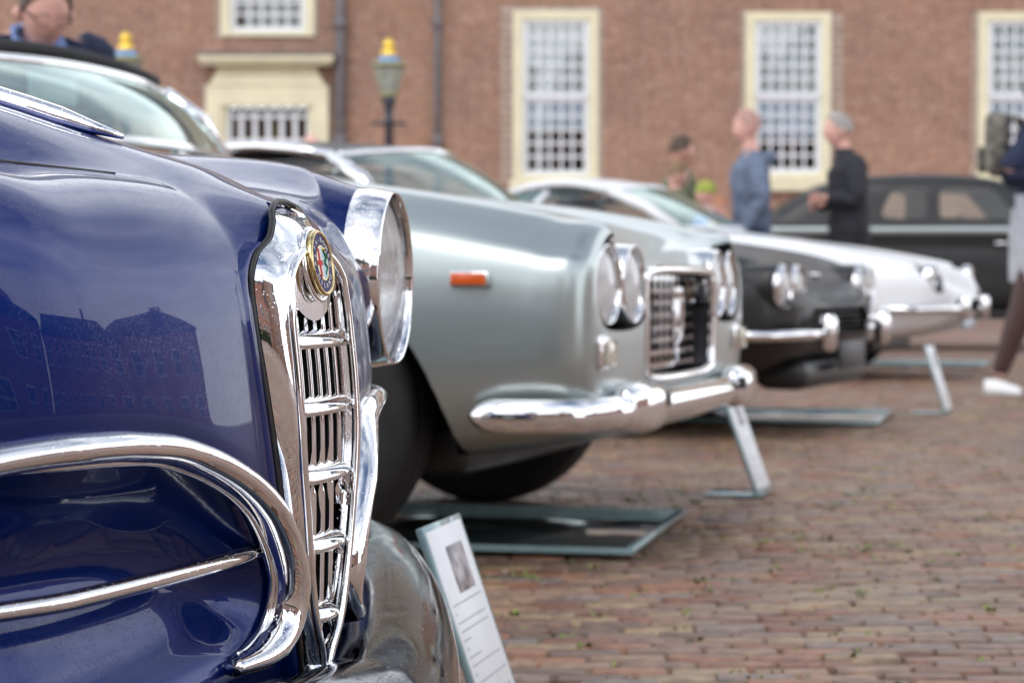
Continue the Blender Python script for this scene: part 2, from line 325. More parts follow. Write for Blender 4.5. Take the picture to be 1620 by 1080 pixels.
for r_, yy in enumerate(ys):
    off = (r_ % 2)*BW/2+rng.uniform(-.02, .02); xs = np.arange(-5, 9, BW)+off; cx.append(xs+rng.normal(0, .0015, len(xs))); cy.append(np.full(len(xs), yy)+.004*np.sin(xs*1.3+yy)+rng.normal(0, .0008, len(xs)))
cx = np.concatenate(cx); cy = np.concatenate(cy); n = len(cx)
cz = rng.normal(0, .0018, n)+.003*np.sin(cx*2.1)*np.cos(cy*1.7); sx = BW-.005-np.abs(rng.normal(0, .003, n)); sy = BH-.005-np.abs(rng.normal(0, .002, n))
V, F = brick_arrays(cx, cy, cz, sx, sy, .03, np.clip(rng.normal(0, .012, (n, 2)), -.03, .03)*np.array([.4, 1]), ch=.0035)
tint = np.clip(rng.random(n), 0, 1)
px_ = 810+FP*cx/np.maximum(cy, .1); ok = (cy > 3.2) & (px_ > 815) & (px_ < 1640)
idx = np.where(ok)[0]; idx = idx[np.argsort(cy[idx])][:290]
lay_bricks(V, F, tint, idx, PAVER, pav, np.stack([cx, cy, cz], -1))
# small weeds in the joints
wv = []; wf = []
WEED = tint_mat('weed_leaves', [(.10, .14, .03), (.17, .20, .05), (.24, .24, .08)], .6, .1, nscale=40)
for k in range(1800):
    Y = 2.6+9*rng.random()**1.4; X = rng.uniform(-.6, .3*Y+.3); Y = round(Y/BH)*BH+BH/2
    s0 = rng.uniform(.004, .013)
    for j in range(int(rng.integers(5, 12))):
        a = rng.uniform(0, 2*PI); l = s0*rng.uniform(.6, 1.6); p = Vector((X+rng.normal(0, .012), Y+rng.normal(0, .003), -.004)); d = Vector((math.cos(a), math.sin(a), rng.uniform(.2, 1.)))*l; q = Vector((-math.sin(a), math.cos(a), 0))*l*.35
        b0 = len(wv); wv += [p, p+d*.5+q, p+d, p+d*.5-q]; wf.append((b0, b0+1, b0+2, b0+3))
me = raw(wv, wf); at_ = me.attributes.new('tint', 'FLOAT', 'POINT'); at_.data.foreach_set('value', rng.random(len(wv)).astype(np.float32))
tag(link('weeds', me, WEED, None, False), 'small green weeds and moss tufts growing in the joints of the brick paving', 'weeds', kind='stuff')

# ------------------------------------------------------------------ brick building at the back
WY = 34.0
def wx(px): return (px-810)/FP*WY
def wz(py): return at(810, py, WY).z
bld = empty('brick_building', (0, WY, 0), 0, 'long red brick building with tall white sash windows behind the cars', 'building')
X0, X1, ZT = -13.5, 16.0, 9.0
wins = [(wx(812), wx(946), wz(285), wz(18)), (wx(1178), wx(1312), wz(282), wz(20)), (wx(1545), wx(1679), wz(282), wz(20)), (wx(1912), wx(2046), wz(282), wz(20)), (wx(2279), wx(2413), wz(282), wz(20))]
upwin = (wx(352), wx(499), wz(58), wz(-190))
door = (wx(329), wx(521), 0.0, wz(138))
farl = (wx(-160), wx(-20), wz(58), wz(-190))
opens = wins+[upwin, door, farl]
# mortar wall made of slabs round the openings
m = MB(); xs = sorted({X0, X1, *[o[0] for o in opens], *[o[1] for o in opens]}); zs = sorted({0, ZT, *[o[2] for o in opens], *[o[3] for o in opens]})
wallv = {}
def wv_(i, j, k):
    key = (i, j, k)
    if key not in wallv: wallv[key] = len(m.v); m.v.append((xs[i], .0 if k == 0 else .35, zs[j]))
    return wallv[key]
for i in range(len(xs)-1):
    for j in range(len(zs)-1):
        cxx, czz = (xs[i]+xs[i+1])/2, (zs[j]+zs[j+1])/2
        if any(o[0] < cxx < o[1] and o[2] < czz < o[3] for o in opens): continue
        for k in (0, 1): m.f.append((wv_(i, j, k), wv_(i+1, j, k), wv_(i+1, j+1, k), wv_(i, j+1, k)))
wall = m.build('wall', MORTAR, bld, False)
for o in opens:                                  # reveals
    pass
BH2, BW2 = .066, .222
rows = np.arange(.04, 6.6, BH2); cx = []; cz = []; sx = []
for r_, z in enumerate(rows):
    x = -9.5+(r_ % 2)*BW2*.25
    while x < 9.9:
        w_ = BW2 if (r_ % 2 == 0) else BW2/2
        cx.append(x+w_/2); cz.append(z); sx.append(w_-.011); x += w_
cx = np.array(cx); cz = np.array(cz); sx = np.array(sx); keep = np.ones(len(cx), bool)
for o in opens: keep &= ~((cx+sx/2 > o[0]) & (cx-sx/2 < o[1]) & (cz > o[2]-.03) & (cz < o[3]+.03))
cx, cz, sx = cx[keep], cz[keep], sx[keep]; n = len(cx)
V, F = brick_arrays(cx, -.004+rng.normal(0, .0015, n), cz, sx, np.full(n, .055)+rng.normal(0, .001, n), .02, rng.normal(0, .004, (n, 2)), axis='Y', ch=.003)
V[..., 1] -= .002
tint = np.clip(rng.random(n)*.8+.1+.25*((cx > wx(548)) & (cx < wx(690))), 0, 1)
wp = 810+FP*cx/WY; zp = cz
idx = np.where((wp > 960) & (wp < 1040) & (zp > 2.2) & (zp < 4.9) & (sx > .15))[0][:290]
lay_bricks(V, F, tint, idx, WALLB, wall, np.stack([cx, np.full(n, 0.), cz], -1), stuffname='brickwork')
# (part > sub-part: building > wall > brick)
pane_me = {}
def sash_window(o, cols, rws, split=None, name='window', blind=True):
    x0, x1, z0, z1 = o; fw = .14
    fr = MB()
    fr.box(x0, x0+fw, -.06, .10, z0, z1); fr.box(x1-fw, x1, -.06, .10, z0, z1)
    fr.box(x0+fw, x1-fw, -.055, .10, z1-fw, z1); fr.box(x0+fw, x1-fw, -.055, .10, z0, z0+.07)
    fobj = fr.build(name, CREAM, bld, False)
    ix0, ix1, iz0, iz1 = x0+fw, x1-fw, z0+.07, z1-fw
    if blind:
        kb = (.31, .24, .36, .30, .28, .40)[int(abs(x0)*7) % 6]; zb = iz0+(iz1-iz0)*kb; zc = iz0+(iz1-iz0)*.47
        MB().box(ix0, ix1, .078, .084, zc+.02, iz1).build('blind', CURTAIN, fobj, False); MB().box(ix0, ix1, .072, .077, zb, zc+.015).build('blind', CURTAINB, fobj, False)
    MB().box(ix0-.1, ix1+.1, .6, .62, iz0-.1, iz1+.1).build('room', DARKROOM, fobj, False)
    sashes = [(iz0, iz0+(iz1-iz0)/2, .02), (iz0+(iz1-iz0)/2, iz1, -.02)] if rws > 5 else [(iz0, iz1, 0)]
    rr = rws//len(sashes)
    for za, zb, dy in sashes:
        sw = .085; s = MB(); s.box(ix0, ix0+sw, dy, dy+.05, za, zb); s.box(ix1-sw, ix1, dy, dy+.05, za, zb); s.box(ix0+sw, ix1-sw, dy+.002, dy+.048, za, za+sw); s.box(ix0+sw, ix1-sw, dy+.002, dy+.048, zb-sw*.8, zb)
        s.build('sash', SASH, fobj, False)
        gx0, gx1, gz0, gz1 = ix0+sw, ix1-sw, za+sw, zb-sw*.8; t = .036; pw = (gx1-gx0)/cols; ph = (gz1-gz0)/rr
        for c in range(1, cols): MB().box(gx0+c*pw-t/2, gx0+c*pw+t/2, dy+.012, dy+.04, gz0, gz1).build('muntin', SASH, fobj, False)
        for c in range(1, rr): MB().box(gx0, gx1, dy+.008, dy+.044, gz0+c*ph-t/2, gz0+c*ph+t/2).build('muntin', SASH, fobj, False)
        key = (round(pw, 3), round(ph, 3))
        if key not in pane_me:
            pane_me[key] = MB().box(-pw/2, pw/2, -.002, .002, -ph/2, ph/2).mesh('pane'); pane_me[key].materials.append(PANE)
        for c in range(cols):
            for d in range(rr):
                p = bpy.data.objects.new('pane', pane_me[key]); COL.objects.link(p); p.parent = fobj; p.location = (gx0+(c+.5)*pw, dy+.027, gz0+(d+.5)*ph)
    return fobj
for i, o in enumerate(wins):
    sash_window(o, 5, 10); MB().box(o[0]-.06, o[1]+.06, -.14, .1, o[2]-.2, o[2]-.002).build('window_sill', CREAM, bld, False)
sash_window(upwin, 5, 10, blind=True); sash_window(farl, 5, 10)
# doorway surround with cornice, frieze and barred fanlight
d0, d1 = door[0], door[1]; ztop = door[3]
fr = MB(); fr.box(d0, d0+.22, -.14, .1, 0, ztop); fr.box(d1-.22, d1, -.14, .1, 0, ztop); fr.box(d0+.22, d1-.22, -.138, .1, ztop-.3, ztop)
fr.box(d0+.22, d0+.3, -.10, .1, 0, ztop-.3); fr.box(d1-.3, d1-.22, -.10, .1, 0, ztop-.3)
ds = fr.build('door_surround', CREAM, bld, False)
prof = [(-.14, ztop), (-.155, ztop+.03), (-.13, ztop+.12), (-.10, ztop+.22), (-.09, ztop+.32)]
P = []
for k, (yy, zz) in enumerate(prof):
    ins = .0+.16*min(1, k/3); P.append([(d0+ins, yy, zz), (d1-ins, yy, zz), (d1-ins, .0, zz), (d0+ins, 0, zz)])
MB().grid(P, cv=True).build('frieze', CREAM, ds, False)
c_ = MB(); c_.box(d0-.06, d1+.06, -.30, .0, ztop+.32, ztop+.38); c_.box(d0-.10, d1+.10, -.36, .0, ztop+.382, ztop+.46); c_.build('cornice', CREAM, ds, False)
MB().box(d0-.12, d1+.12, -.38, .0, ztop+.462, ztop+.50).build('lead_flashing', LEAD, ds, False)
gx0, gx1, gz0, gz1 = d0+.32, d1-.32, wz(300), ztop-.30
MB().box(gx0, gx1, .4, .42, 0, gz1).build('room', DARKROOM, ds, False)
for c in range(7):
    MB().box(gx0+(gx1-gx0)*c/6-.035, gx0+(gx1-gx0)*c/6+.035, .02, .06, gz0, gz1).build('muntin', SASH, ds, False)
for d in range(4): MB().box(gx0, gx1, .015, .065, gz0+(gz1-gz0)*d/3.4-.03, gz0+(gz1-gz0)*d/3.4+.03).build('muntin', SASH, ds, False)
MB().box(gx0, gx1, .035, .04, gz0, gz1).build('pane', PANE, ds, False)
bbox('door', mat('dark_green_door', (.02, .05, .035), .35, noise=.2), ds, gx0, gx1, .05, .12, 0, gz0-.05, .01)
# drainpipes
for px, r_ in ((540, .075), (693, .05)):
    p = MB().tube([(wx(px), -.12, 0), (wx(px), -.12, 8.6)], r_, 12).build('drainpipe', LEAD, bld)
    for z in (1.2, 2.75, 4.55, 6.3): MB().lathe([(z-.09, r_*.9), (z-.08, r_*1.35), (z+.08, r_*1.35), (z+.09, r_*.9)], 'Z', 14, (wx(px), -.12, 0)).build('pipe_collar', LEAD, p)
bbox('eaves_cornice', CREAM, bld, X0-.3, X1+.3, -.5, .2, ZT, ZT+.35, .03)
MB().grid([[(X0-.4, -.6, ZT+.36), (X1+.4, -.6, ZT+.36)], [(X0-.4, 6, ZT+5), (X1+.4, 6, ZT+5)]]).build('roof', SLATE, bld, False)
MB().box(X0, X1, .36, 11, 0, ZT-.01).build('rear_block', MORTAR, bld, False) if False else None

# ------------------------------------------------------------------ buildings round the square behind the viewer (seen in the paint and chrome)
def house(x, y, rz, w_, h_, rh, label, colr, gable=False):
    e = empty('town_house', (x, y, 0), rz, label, 'house', 'houses across the square')
    MB().box(-w_/2, w_/2, 0, 8, 0, h_).build('wall', colr, e, False)
    if gable:
        m = MB(); m.add([(-w_/2-.2, -.3, h_), (w_/2+.2, -.3, h_), (0, -.3, h_+rh), (-w_/2-.2, 8, h_), (w_/2+.2, 8, h_), (0, 8, h_+rh)], [(0, 1, 2), (3, 5, 4), (0, 2, 5, 3), (1, 4, 5, 2)]); m.build('roof', SLATE, e, False)
    else:
        m = MB(); m.add([(-w_/2-.2, -.3, h_), (w_/2+.2, -.3, h_), (w_/2-1, 4, h_+rh), (-w_/2+1, 4, h_+rh), (w_/2+.2, 8.3, h_), (-w_/2-.2, 8.3, h_)], [(0, 1, 2, 3), (1, 4, 2), (4, 5, 3, 2), (5, 0, 3)]); m.build('roof', SLATE, e, False)
    bbox('chimney', colr, e, -w_/4-.4, -w_/4+.4, 3, 4, h_+rh*.3, h_+rh+1.2, .03)
    nw = max(2, int(w_/2.6))
    for fl in range(int(h_//3.3)):
        for k in range(nw):
            xx = -w_/2+(k+.5)*w_/nw; z0 = 1+fl*3.3
            f = MB().box(xx-.6, xx+.6, -.05, .0, z0, z0+1.9).build('window', SASH, e, False)
            for a in (0, 1):
                for b_ in (0, 1): MB().box(xx-.52+a*.54, xx-.02+a*.54, -.058, -.052, z0+.08+b_*.9, z0+.9+b_*.9).build('pane', PALEGL, f, False)
    return e
PALEGL = mat('reflecting_pane', (.03, .035, .04), .08, noise=.2)
BR1 = mat('plain_red_brick', (.34, .17, .125), .8, noise=.2, nscale=3); BR2 = mat('brown_brick', (.28, .16, .12), .8, noise=.2, nscale=3)
house(-16, -27, PI, 14, 8, 3.6, 'red brick house with hipped slate roof behind the viewer on the left', BR1)
house(-3.5, -25, PI, 9, 9.5, 4.2, 'brown brick gabled house behind the viewer', BR2, True)
house(7, -26, PI, 11, 7.5, 3.5, 'wide red brick house behind the viewer with a low hipped roof', BR1)
house(20, -24, PI*.9, 12, 10, 3.5, 'tall brown brick house behind the viewer on the right', BR2)
house(44, 14, -PI/2, 26, 6.6, 2.6, 'long red brick house closing the square on the right', BR1)
house(43, -6, -PI/2, 13, 7.5, 3, 'brown brick gabled house at the right side of the square', BR2, True)
house(45, 33, -PI/2, 11, 7.6, 3., 'tall red brick house at the far right corner of the square', BR1, True)
house(45, -19, -PI/2, 12, 6.5, 2.6, 'low brown brick house at the right rear corner of the square', BR2)
hv = []; hf = []
for k in range(9000):
    c = Vector((rng.uniform(-9, 7), rng.uniform(-17.2, -16.2), rng.uniform(0.05, 1.25))); a = Vector(rng.normal(0, .06, 3)); b_ = Vector(rng.normal(0, .06, 3)); q = len(hv); hv += [c, c+a, c+a+b_, c+b_]; hf.append((q, q+1, q+2, q+3))
hg = empty('hedge', (0, 0, 0), 0, 'clipped green hedge across the square behind the viewer', 'hedge'); lo = link('foliage', raw(hv, hf), HEDGE, hg, False); MB().box(-8.9, 6.9, -17, -16.4, 0, 1.15).build('branches', mat('twig_mass', (.03, .035, .02), .9, noise=.4), hg, False)
#PART2
# ------------------------------------------------------------------ shared car pieces
def wheel(parent, x, y, r=.33, w_=.165, steer=0, side=1, cap=CHROME2):
    M = Matrix.Rotation(R(steer), 4, 'Z')
    t = MB().lathe([(-w_/2+.01, r*.62), (-w_/2-.004, r*.72), (-w_/2-.006, r*.86), (-w_/2+.012, r*.965), (-w_/2+.03, r*.992), (-.03, r), (-.026, r-.006), (-.022, r), (.022, r), (.026, r-.006), (.03, r), (w_/2-.03, r*.992), (w_/2-.012, r*.965), (w_/2+.006, r*.86), (w_/2+.004, r*.72), (w_/2-.01, r*.62)], 'Y', 56, (x, y, r), M).build('wheel', TYRE, parent)
    o = side; MB().lathe([(o*w_*.30, .001), (o*w_*.30, r*.15), (o*w_*.22, r*.3), (o*w_*.30, r*.5), (o*w_*.42, r*.58), (o*w_*.40, r*.64), (-o*w_*.4, r*.64)], 'Y', 40, (x, y, r), M).build('rim', SILVER if cap is CHROME2 else cap, t)
    MB().lathe([(o*w_*.46, .001), (o*w_*.44, r*.12), (o*w_*.36, r*.22), (o*w_*.25, r*.24)], 'Y', 28, (x, y, r), M).build('hubcap', CHROME2, t)
    return t
def lamp(parent, c, rad, yaw=0, tilt=0, bezel=.05, name='headlight', prot=.02, ch=CHROME, lens=None):
    """round headlight: bezel, reflector bowl and domed lens facing +x of the car"""
    M = Matrix.Rotation(R(yaw), 4, 'Z') @ Matrix.Rotation(R(tilt), 4, 'Y'); c = Vector(c)
    b = MB().lathe([(-bezel, rad*1.02), (-bezel*.5, rad*1.03), (-.012, rad*1.0), (-.003, rad*.985), (0, rad*.955), (-.003, rad*.93), (-.014, rad*.905), (-.02, rad*.90)], 'X', 56, c, M).build(name, ch, parent)
    MB().lathe([(-.02, rad*.9), (-rad*.35, rad*.82), (-rad*.62, rad*.55), (-rad*.75, rad*.25), (-rad*.78, .001)], 'X', 44, c, M).build('reflector', REFLECTOR, b)
    MB().lathe([(-rad*.35, .001), (-rad*.36, rad*.10), (-rad*.45, rad*.14), (-rad*.75, rad*.14)], 'X', 20, c, M).build('bulb', CHROME2, b)
    P = [(-.016+prot*(1-(k/10)**2), max(.001, rad*.9*k/10)) for k in range(11)]
    Q = [(a-.004, r_) for a, r_ in P][::-1]
    MB().lathe(P+Q, 'X', 48, c, M).build('lens', lens or LENS2, b)
    return b
def section(pts, n): return crom([(0, a, b) for a, b in pts], n)
def loft(stations, n=26, capn=7, nose=.03, tail=.03):
    """stations: (x, [(y,z)...] from bottom centre round the near half to top centre). returns a closed body mesh"""
    P = []
    for x, pts in stations:
        h_ = section(pts, n); row = [Vector((x, -p.y, p.z)) for p in h_]+[Vector((x, p.y, p.z)) for p in h_[-2:0:-1]]
        P.append(row)
    return P
def resample(P, k):
    """smoothly refine along the rows"""
    out = []; cols = [crom([r[j] for r in P], k) for j in range(len(P[0]))]
    return [[c[i] for c in cols] for i in range(k)]
def shell(P, capa=.03, capb=.03, steps=6):
    m = MB(); nc = len(P[0]); rows = []
    def cap(row, dx):
        c = sum(row, Vector())/len(row); o = []
        for s in range(1, steps+1):
            t = s/steps; k = 1-t; 
            o.append([Vector((p.x+dx*(1-k*k), c.y+(p.y-c.y)*k, c.z+(p.z-c.z)*k)) if s < steps else Vector((p.x+dx, c.y+(p.y-c.y)*.02, c.z+(p.z-c.z)*.02)) for p in row])
        return o
    rows = cap(P[0], capa)[::-1]+P+cap(P[-1], capb)
    m.grid(rows, cv=True); n0 = len(m.v); 
    m.f.append(tuple(range(nc))); m.f.append(tuple(range(n0-nc, n0)))
    return m
def cyl_y(x, z, r, y0, y1, n=48): return MB().lathe([(y0, .001), (y0, r), (y1, r), (y1, .001)], 'Y', n, (x, 0, z)).mesh()
def prism_x(outline, x0, x1):
    m = MB(); n = len(outline); m.add([(x0, a, b) for a, b in outline]+[(x1, a, b) for a, b in outline], [tuple(range(n)), tuple(range(2*n-1, n-1, -1))]+[(k, (k+1) % n, n+(k+1) % n, n+k) for k in range(n)]); return m.mesh()
def cabin(parent, paint, A, T, C, D, crown=.03, roofmat=None, pil=CHROME2, glass=GLASS, back=True, n=14, ymid=.14, pr=.021, tmid=None, tz=None):
    """A windscreen base corner, T windscreen top corner, C side-window rear base corner, D rear roof corner: each (x, half-width, z); glazed cabin standing on the body"""
    def arc(c, dx, dz): return [Vector((c[0]+dx*(1-s*s), s*c[1], c[2]+dz*(1-s*s))) for s in [k/n*2-1 for k in range(n+1)]]
    wb, wt = arc(A, ymid, .01), arc(T, ymid*.7 if tmid is None else tmid, crown*.8 if tz is None else tz)
    rt, rb = arc(D, -ymid*.6, crown*.8), arc((C[0]-.25, C[1], C[2]), -ymid, .01)
    def patch(a, b, k, bulge): 
        o = []
        for i in range(k+1):
            t = i/k; o.append([p.lerp(q, t)+Vector(bulge)*(4*t*(1-t)) for p, q in zip(a, b)])
        return o
    ws = MB().grid(patch(wb, wt, 8, (.02, 0, .015))).build('windscreen', glass, parent)
    rf = MB().grid(patch(wt, rt, 12, (0, 0, crown))).build('roof', roofmat or paint, parent)
    bwn = MB().grid(patch(rt, rb, 8, (-.02, 0, .03))).build('rear_window', glass, parent)
    MB().tube(wb, .012, 8).build('windscreen_trim', pil, ws)
    for s in (-1, 1):
        Aa, Ta, Da, Ca = (Vector((p[0], s*p[1], p[2])) for p in (A, T, D, C)); B0 = Vector((C[0]-.25, s*C[1], C[2]))
        mid1 = Aa.lerp(Ca, .62); mid2 = Ta.lerp(Da, .62)
        g = MB().grid(patch([Aa.lerp(mid1, k/6) for k in range(7)], [Ta.lerp(mid2, k/6) for k in range(7)], 5, (0, s*.02, 0))).build('side_window', SIDEGL, parent)
        MB().tube([mid1, mid1.lerp(mid2, .5)+Vector((0, s*.022, 0)), mid2], pr*.8, 8).build('door_pillar', pil, parent)
        MB().grid(patch([mid1.lerp(Ca, k/4) for k in range(5)], [mid2.lerp(Da, k/4) for k in range(5)], 5, (0, s*.02, 0))).build('side_window', SIDEGL, parent)
        MB().tube([Aa, Aa.lerp(Ta, .5)+Vector((.02, s*.006, .018)), Ta], pr, 10).build('windscreen_pillar', pil, parent)
        MB().grid(patch([Ca, B0], [Da, Da+Vector((-.02, 0, -.01))], 4, (0, s*.01, 0))).build('rear_pillar', roofmat or paint, parent)
        MB().tube([Ta]+[p for p in [Ta.lerp(Da, k/5)+Vector((0, s*.004, crown*4*(k/5)*(1-k/5))) for k in range(1, 5)]]+[Da], pr*.8, 8).build('roof_gutter', pil, parent)
        MB().tube([Aa, Aa.lerp(Ca, .5), Ca, B0], .010, 8).build('beltline_trim', pil, parent)
    MB().tube(wt, .016, 8).build('header_rail', pil, parent)
    return ws
def interior(parent, x0, x1, hw, z0, z1):
    for s in (-1, 1):
        bbox('seat', TRIMDK, parent, x0-.95, x0-.72, s*hw*.5-.22, s*hw*.5+.22, z0, z1, .05, 3)
    M = Matrix.Translation((x0-.36, hw*.5, z1-.05)) @ Matrix.Rotation(R(65), 4, 'Y')
    MB().tube([M @ Vector((.18*math.cos(t), .18*math.sin(t), 0)) for t in [k*2*PI/28 for k in range(28)]], .011, 8, closed=True).build('steering_wheel', TRIMDK, parent)
    bbox('dashboard', TRIMDK, parent, x0-.22, x0-.02, -hw*.85, hw*.85, z0-.05, z1-.14, .04, 3)

# ------------------------------------------------------------------ the dark blue saloon in front
bf = Frame(-.1742, 1.95, 13)
blue = empty('classic_saloon', bf.o, -bf.t, 'dark blue rain-speckled vintage saloon with chrome shield grille and round enamel badge, nearest the viewer', 'car', 'classic cars parked in a row')
yk = [0, .06, .12, .2, .3, .4, .5, .59, .70, .78, .84]
FBk = [-.010, -.013, -.022, -.032, -.045, -.068, -.10, -.140, -.22, -.33, -.46]
ZTk = [.700, .702, .705, .704, .700, .704, .716, .728, .70, .665, .62]
RKk = [1.0, 1.0, 1.0, 1.0, .95, .8, .55, .38, .55, .6, .6]
def blue_pt(y, t):
    """t 0..1 up the nose front, then back over the bonnet"""
    a = abs(y); fb = -.004-.36*a*a-.030*min(1, max(0, (a-.38)/.10)) if a < .59 else float(interp([.59, .70, .78, .84], [-.1593, -.225, -.32, -.45], a)); zt = float(interp(yk, ZTk, a)); k = float(interp(yk, RKk, a))
    rows = [(-.05*1, .20), (-.012, .28), (0, .36), (-.001, .44), (-.004, .50), (-.010*k, .56), (-.019*k, zt-.085), (-.036*k, zt-.044), (-.072*k, zt-.010), (-.125*k, zt+.006)]
    F_ = [fb+r[0] for r in rows]; Z_ = [r[1] for r in rows]
    for ff, dz in ((-.36, .022), (-.60, .06), (-1.0, .12), (-1.45, .17)):
        fend = float(interp([0, .25, .58, .72, .84], [0, 0, .020, -.0, -.05], a))
        F_.append(ff+min(0, fb+.1)*.5); Z_.append(zt+dz+fend*min(1, abs(ff)*2))
    T = [0]; 
    for i in range(1, len(F_)): T.append(T[-1]+math.hypot(F_[i]-F_[i-1], Z_[i]-Z_[i-1]))
    return F_, Z_, T
hb_fit = None
def crest(y, f): return math.exp(-((abs(y)-.585)/.13)**2)*float(np.interp(f, [-1.4, -.6, -.4, -.3, -.25, -.2, -.17, -.14], [.0, .0, .004, .015, .020, .024, .022, .010]))
def bulge(y, f):
    hb = float(interp([-1.5, -.6, -.32, -.2, -.12, -.075, -.03, .1], [.055, .058, .056, .044, .034, .024, .0, .0], f)); w_ = float(interp([-1.5, -.5, -.05, .1], [.20, .150, .112, .10], f))
    hb = hb_fit(f) if hb_fit else hb
    s = abs(y)/w_
    ex = float(np.interp(f, [-.32, -.10], [.85, 1.5])); return hb*(1-s*s)**ex if s < 1 else 0
# outline of the side intake (y, z) on the nose, near side (y negative)
LOOP = [(-.60, .470), (-.53, .478), (-.469, .486), (-.433, .491), (-.395, .494), (-.350, .494), (-.311, .492), (-.255, .485), (-.204, .4695), (-.154, .4444), (-.114, .411), (-.0885, .376), (-.081, .342), (-.092, .317), (-.121, .303), (-.167, .298), (-.26, .285), (-.40, .275), (-.52, .28), (-.60, .31), (-.645, .37), (-.635, .44)]
loopN = [(p.x, p.y) for p in crom([(a, b, 0) for a, b in LOOP], 120, True)]
LP = np.array(loopN)
def sd_loop(y, z):
    p = np.array([-abs(y), z]); a = LP; b = np.roll(LP, -1, 0); ab = b-a; t = np.clip(((p-a)*ab).sum(1)/np.maximum((ab*ab).sum(1), 1e-12), 0, 1)
    d = np.sqrt((((a+ab*t[:, None])-p)**2).sum(1)).min()
    ins = False; x1, z1 = a[:, 0], a[:, 1]; x2, z2 = b[:, 0], b[:, 1]
    c = ((z1 > p[1]) != (z2 > p[1])) & (p[0] < (x2-x1)*(p[1]-z1)/(z2-z1+1e-12)+x1)
    return d if c.sum() % 2 else -d
def blue_front(y, z):
    F_, Z_, T = blue_pt(y, 0); return float(np.interp(z, Z_[:7], F_[:7]))-.002
ycols = np.unique(np.round(np.concatenate([np.arange(-.84, -.66, .02), np.arange(-.66, -.09, .0055), np.arange(-.09, .0901, .006), np.arange(.09, .661, .0055), np.arange(.66, .841, .02)]), 4))
G = []
for y in ycols:
    F_, Z_, T = blue_pt(y, 0); T = np.array(T)
    ts = np.concatenate([np.linspace(0, T[6], 66), np.linspace(T[6], T[9], 30)[1:], np.linspace(T[9], T[-1], 40)[1:]])
    G.append(np.stack([interp(T, F_, ts), interp(T, Z_, ts)], -1))
G = np.array(G)
for _ in range(34):                           # fair the sheet metal
    H_ = G.copy(); H_[:, 1:-1] = G[:, 1:-1]*.5+.25*(G[:, 2:]+G[:, :-2]); G = H_.copy(); H_[1:-1] = G[1:-1]*.5+.25*(G[2:]+G[:-2]); G = H_
_c = G[int(np.argmin(np.abs(ycols)))][66:]; _o = np.argsort(_c[:, 0]); _tf = [-1.45, -1.0, -.6, -.32, -.2, -.158, -.115, -.083, -.07, -.05, -.03]; _tz = [.94, .90, .85, .785, .747, .735, .722, .707, .701, .692, .682]
def base_z(y, f): c = G[int(np.argmin(np.abs(ycols-y)))][60:]; o = np.argsort(c[:, 0]); return float(np.interp(f, c[o, 0], c[o, 1]))
def hb_fit(f): return max(0., (float(interp(_tf, _tz, f))-base_z(0, f)))*min(1, max(0, (-f-.0)/.03))
def body_z(y, f): return base_z(y, f)+bulge(y, f)+crest(y, f)
D = np.zeros(G.shape[:2])
for yi, y in enumerate(ycols):
    for zi, (f, z) in enumerate(G[yi]):
        if z < .52 and abs(y) > .06:
            d = sd_loop(y, z)
            if d > 0:
                s = min(1, d/.034); s = s*s*(3-2*s); s2 = min(1, d/.12); up = max(0, min(1, (z-.27)/.20)); D[yi, zi] = .030*s+(.030+.050*up)*s2
for _ in range(8): D[1:-1] = D[1:-1]*.5+.25*(D[2:]+D[:-2]); D[:, 1:-1] = D[:, 1:-1]*.5+.25*(D[:, 2:]+D[:, :-2])
P = []
for yi, y in enumerate(ycols):
    row = []
    for zi, (f, z) in enumerate(G[yi]):
        f = f-D[yi, zi]
        z += (bulge(y, f)+crest(y, f)) if z > .62 else 0
        row.append(Vector((float(f), float(y), float(z))))
    P.append(row)
P_body = P
body = MB().grid(P, skip=lambda i, j: abs(ycols[i]) < float(np.interp(P[i][j].z, [.28, .315, .36, .42, .53, .62], [.0, .034, .05, .066, .079, .073]))-.002 and .30 < P[i][j].z < .60 and P[i][j].x > -.2)
bodyo = body.build('body', BLUE, blue)
# flanks, tail and cabin of the blue car (beyond the picture's left edge)
for s in (-1, 1):
    edge = P[-1 if s > 0 else 0]; top = edge[70:]
    rows_ = [[Vector((p.x, s*(.84+.02*math.sin(PI*t)), p.z*(1-t)+.22*t)) for p in top] for t in [k/10 for k in range(11)]]
    MB().grid(rows_, skip=lambda i, j: (lambda q: (q.x+.80)**2+(q.z-.33)**2 < .40**2)(rows_[i][j])).build('front_wing', BLUE, blue)
    fr_ = edge[:71]; rows2 = [[Vector((p.x*(1-t)+(top[0].x)*t, s*(.84+.01*t), p.z)) for p in fr_] for t in (0, .5, 1)]
    MB().grid(rows2).build('wing_nose', BLUE, blue)
    wheel(blue, -.80, s*.70, .33, side=s); wheel(blue, -3.35, s*.70, .33, side=s)
S = [(.0, .22), (.5, .22), (.76, .26), (.82, .45), (.82, .66), (.78, .84), (.6, .90), (.3, .915), (0, .92)]
def scl(S, ky, dz, top=1): return [(a*ky, .22+(b-.22)*top+dz) for a, b in S]
st = [(-1.40, scl(S, .985, 0, .97)), (-1.8, scl(S, 1, 0)), (-2.6, scl(S, 1.0, 0)), (-3.2, scl(S, 1.0, 0, .98)), (-3.8, scl(S, .96, .02, .88)), (-4.3, scl(S, .84, .06, .62))]
rear = shell(resample(loft(st), 30), .01, -.06).mesh(); rear = boolean(rear, cyl_y(-3.35, .33, .40, -1.2, 1.2)); link('rear_body', rear, BLUE, blue)
cabin(blue, BLUE, (-1.45, .66, .90), (-1.86, .52, 1.36), (-2.95, .66, .93), (-2.75, .52, 1.38), crown=.05)
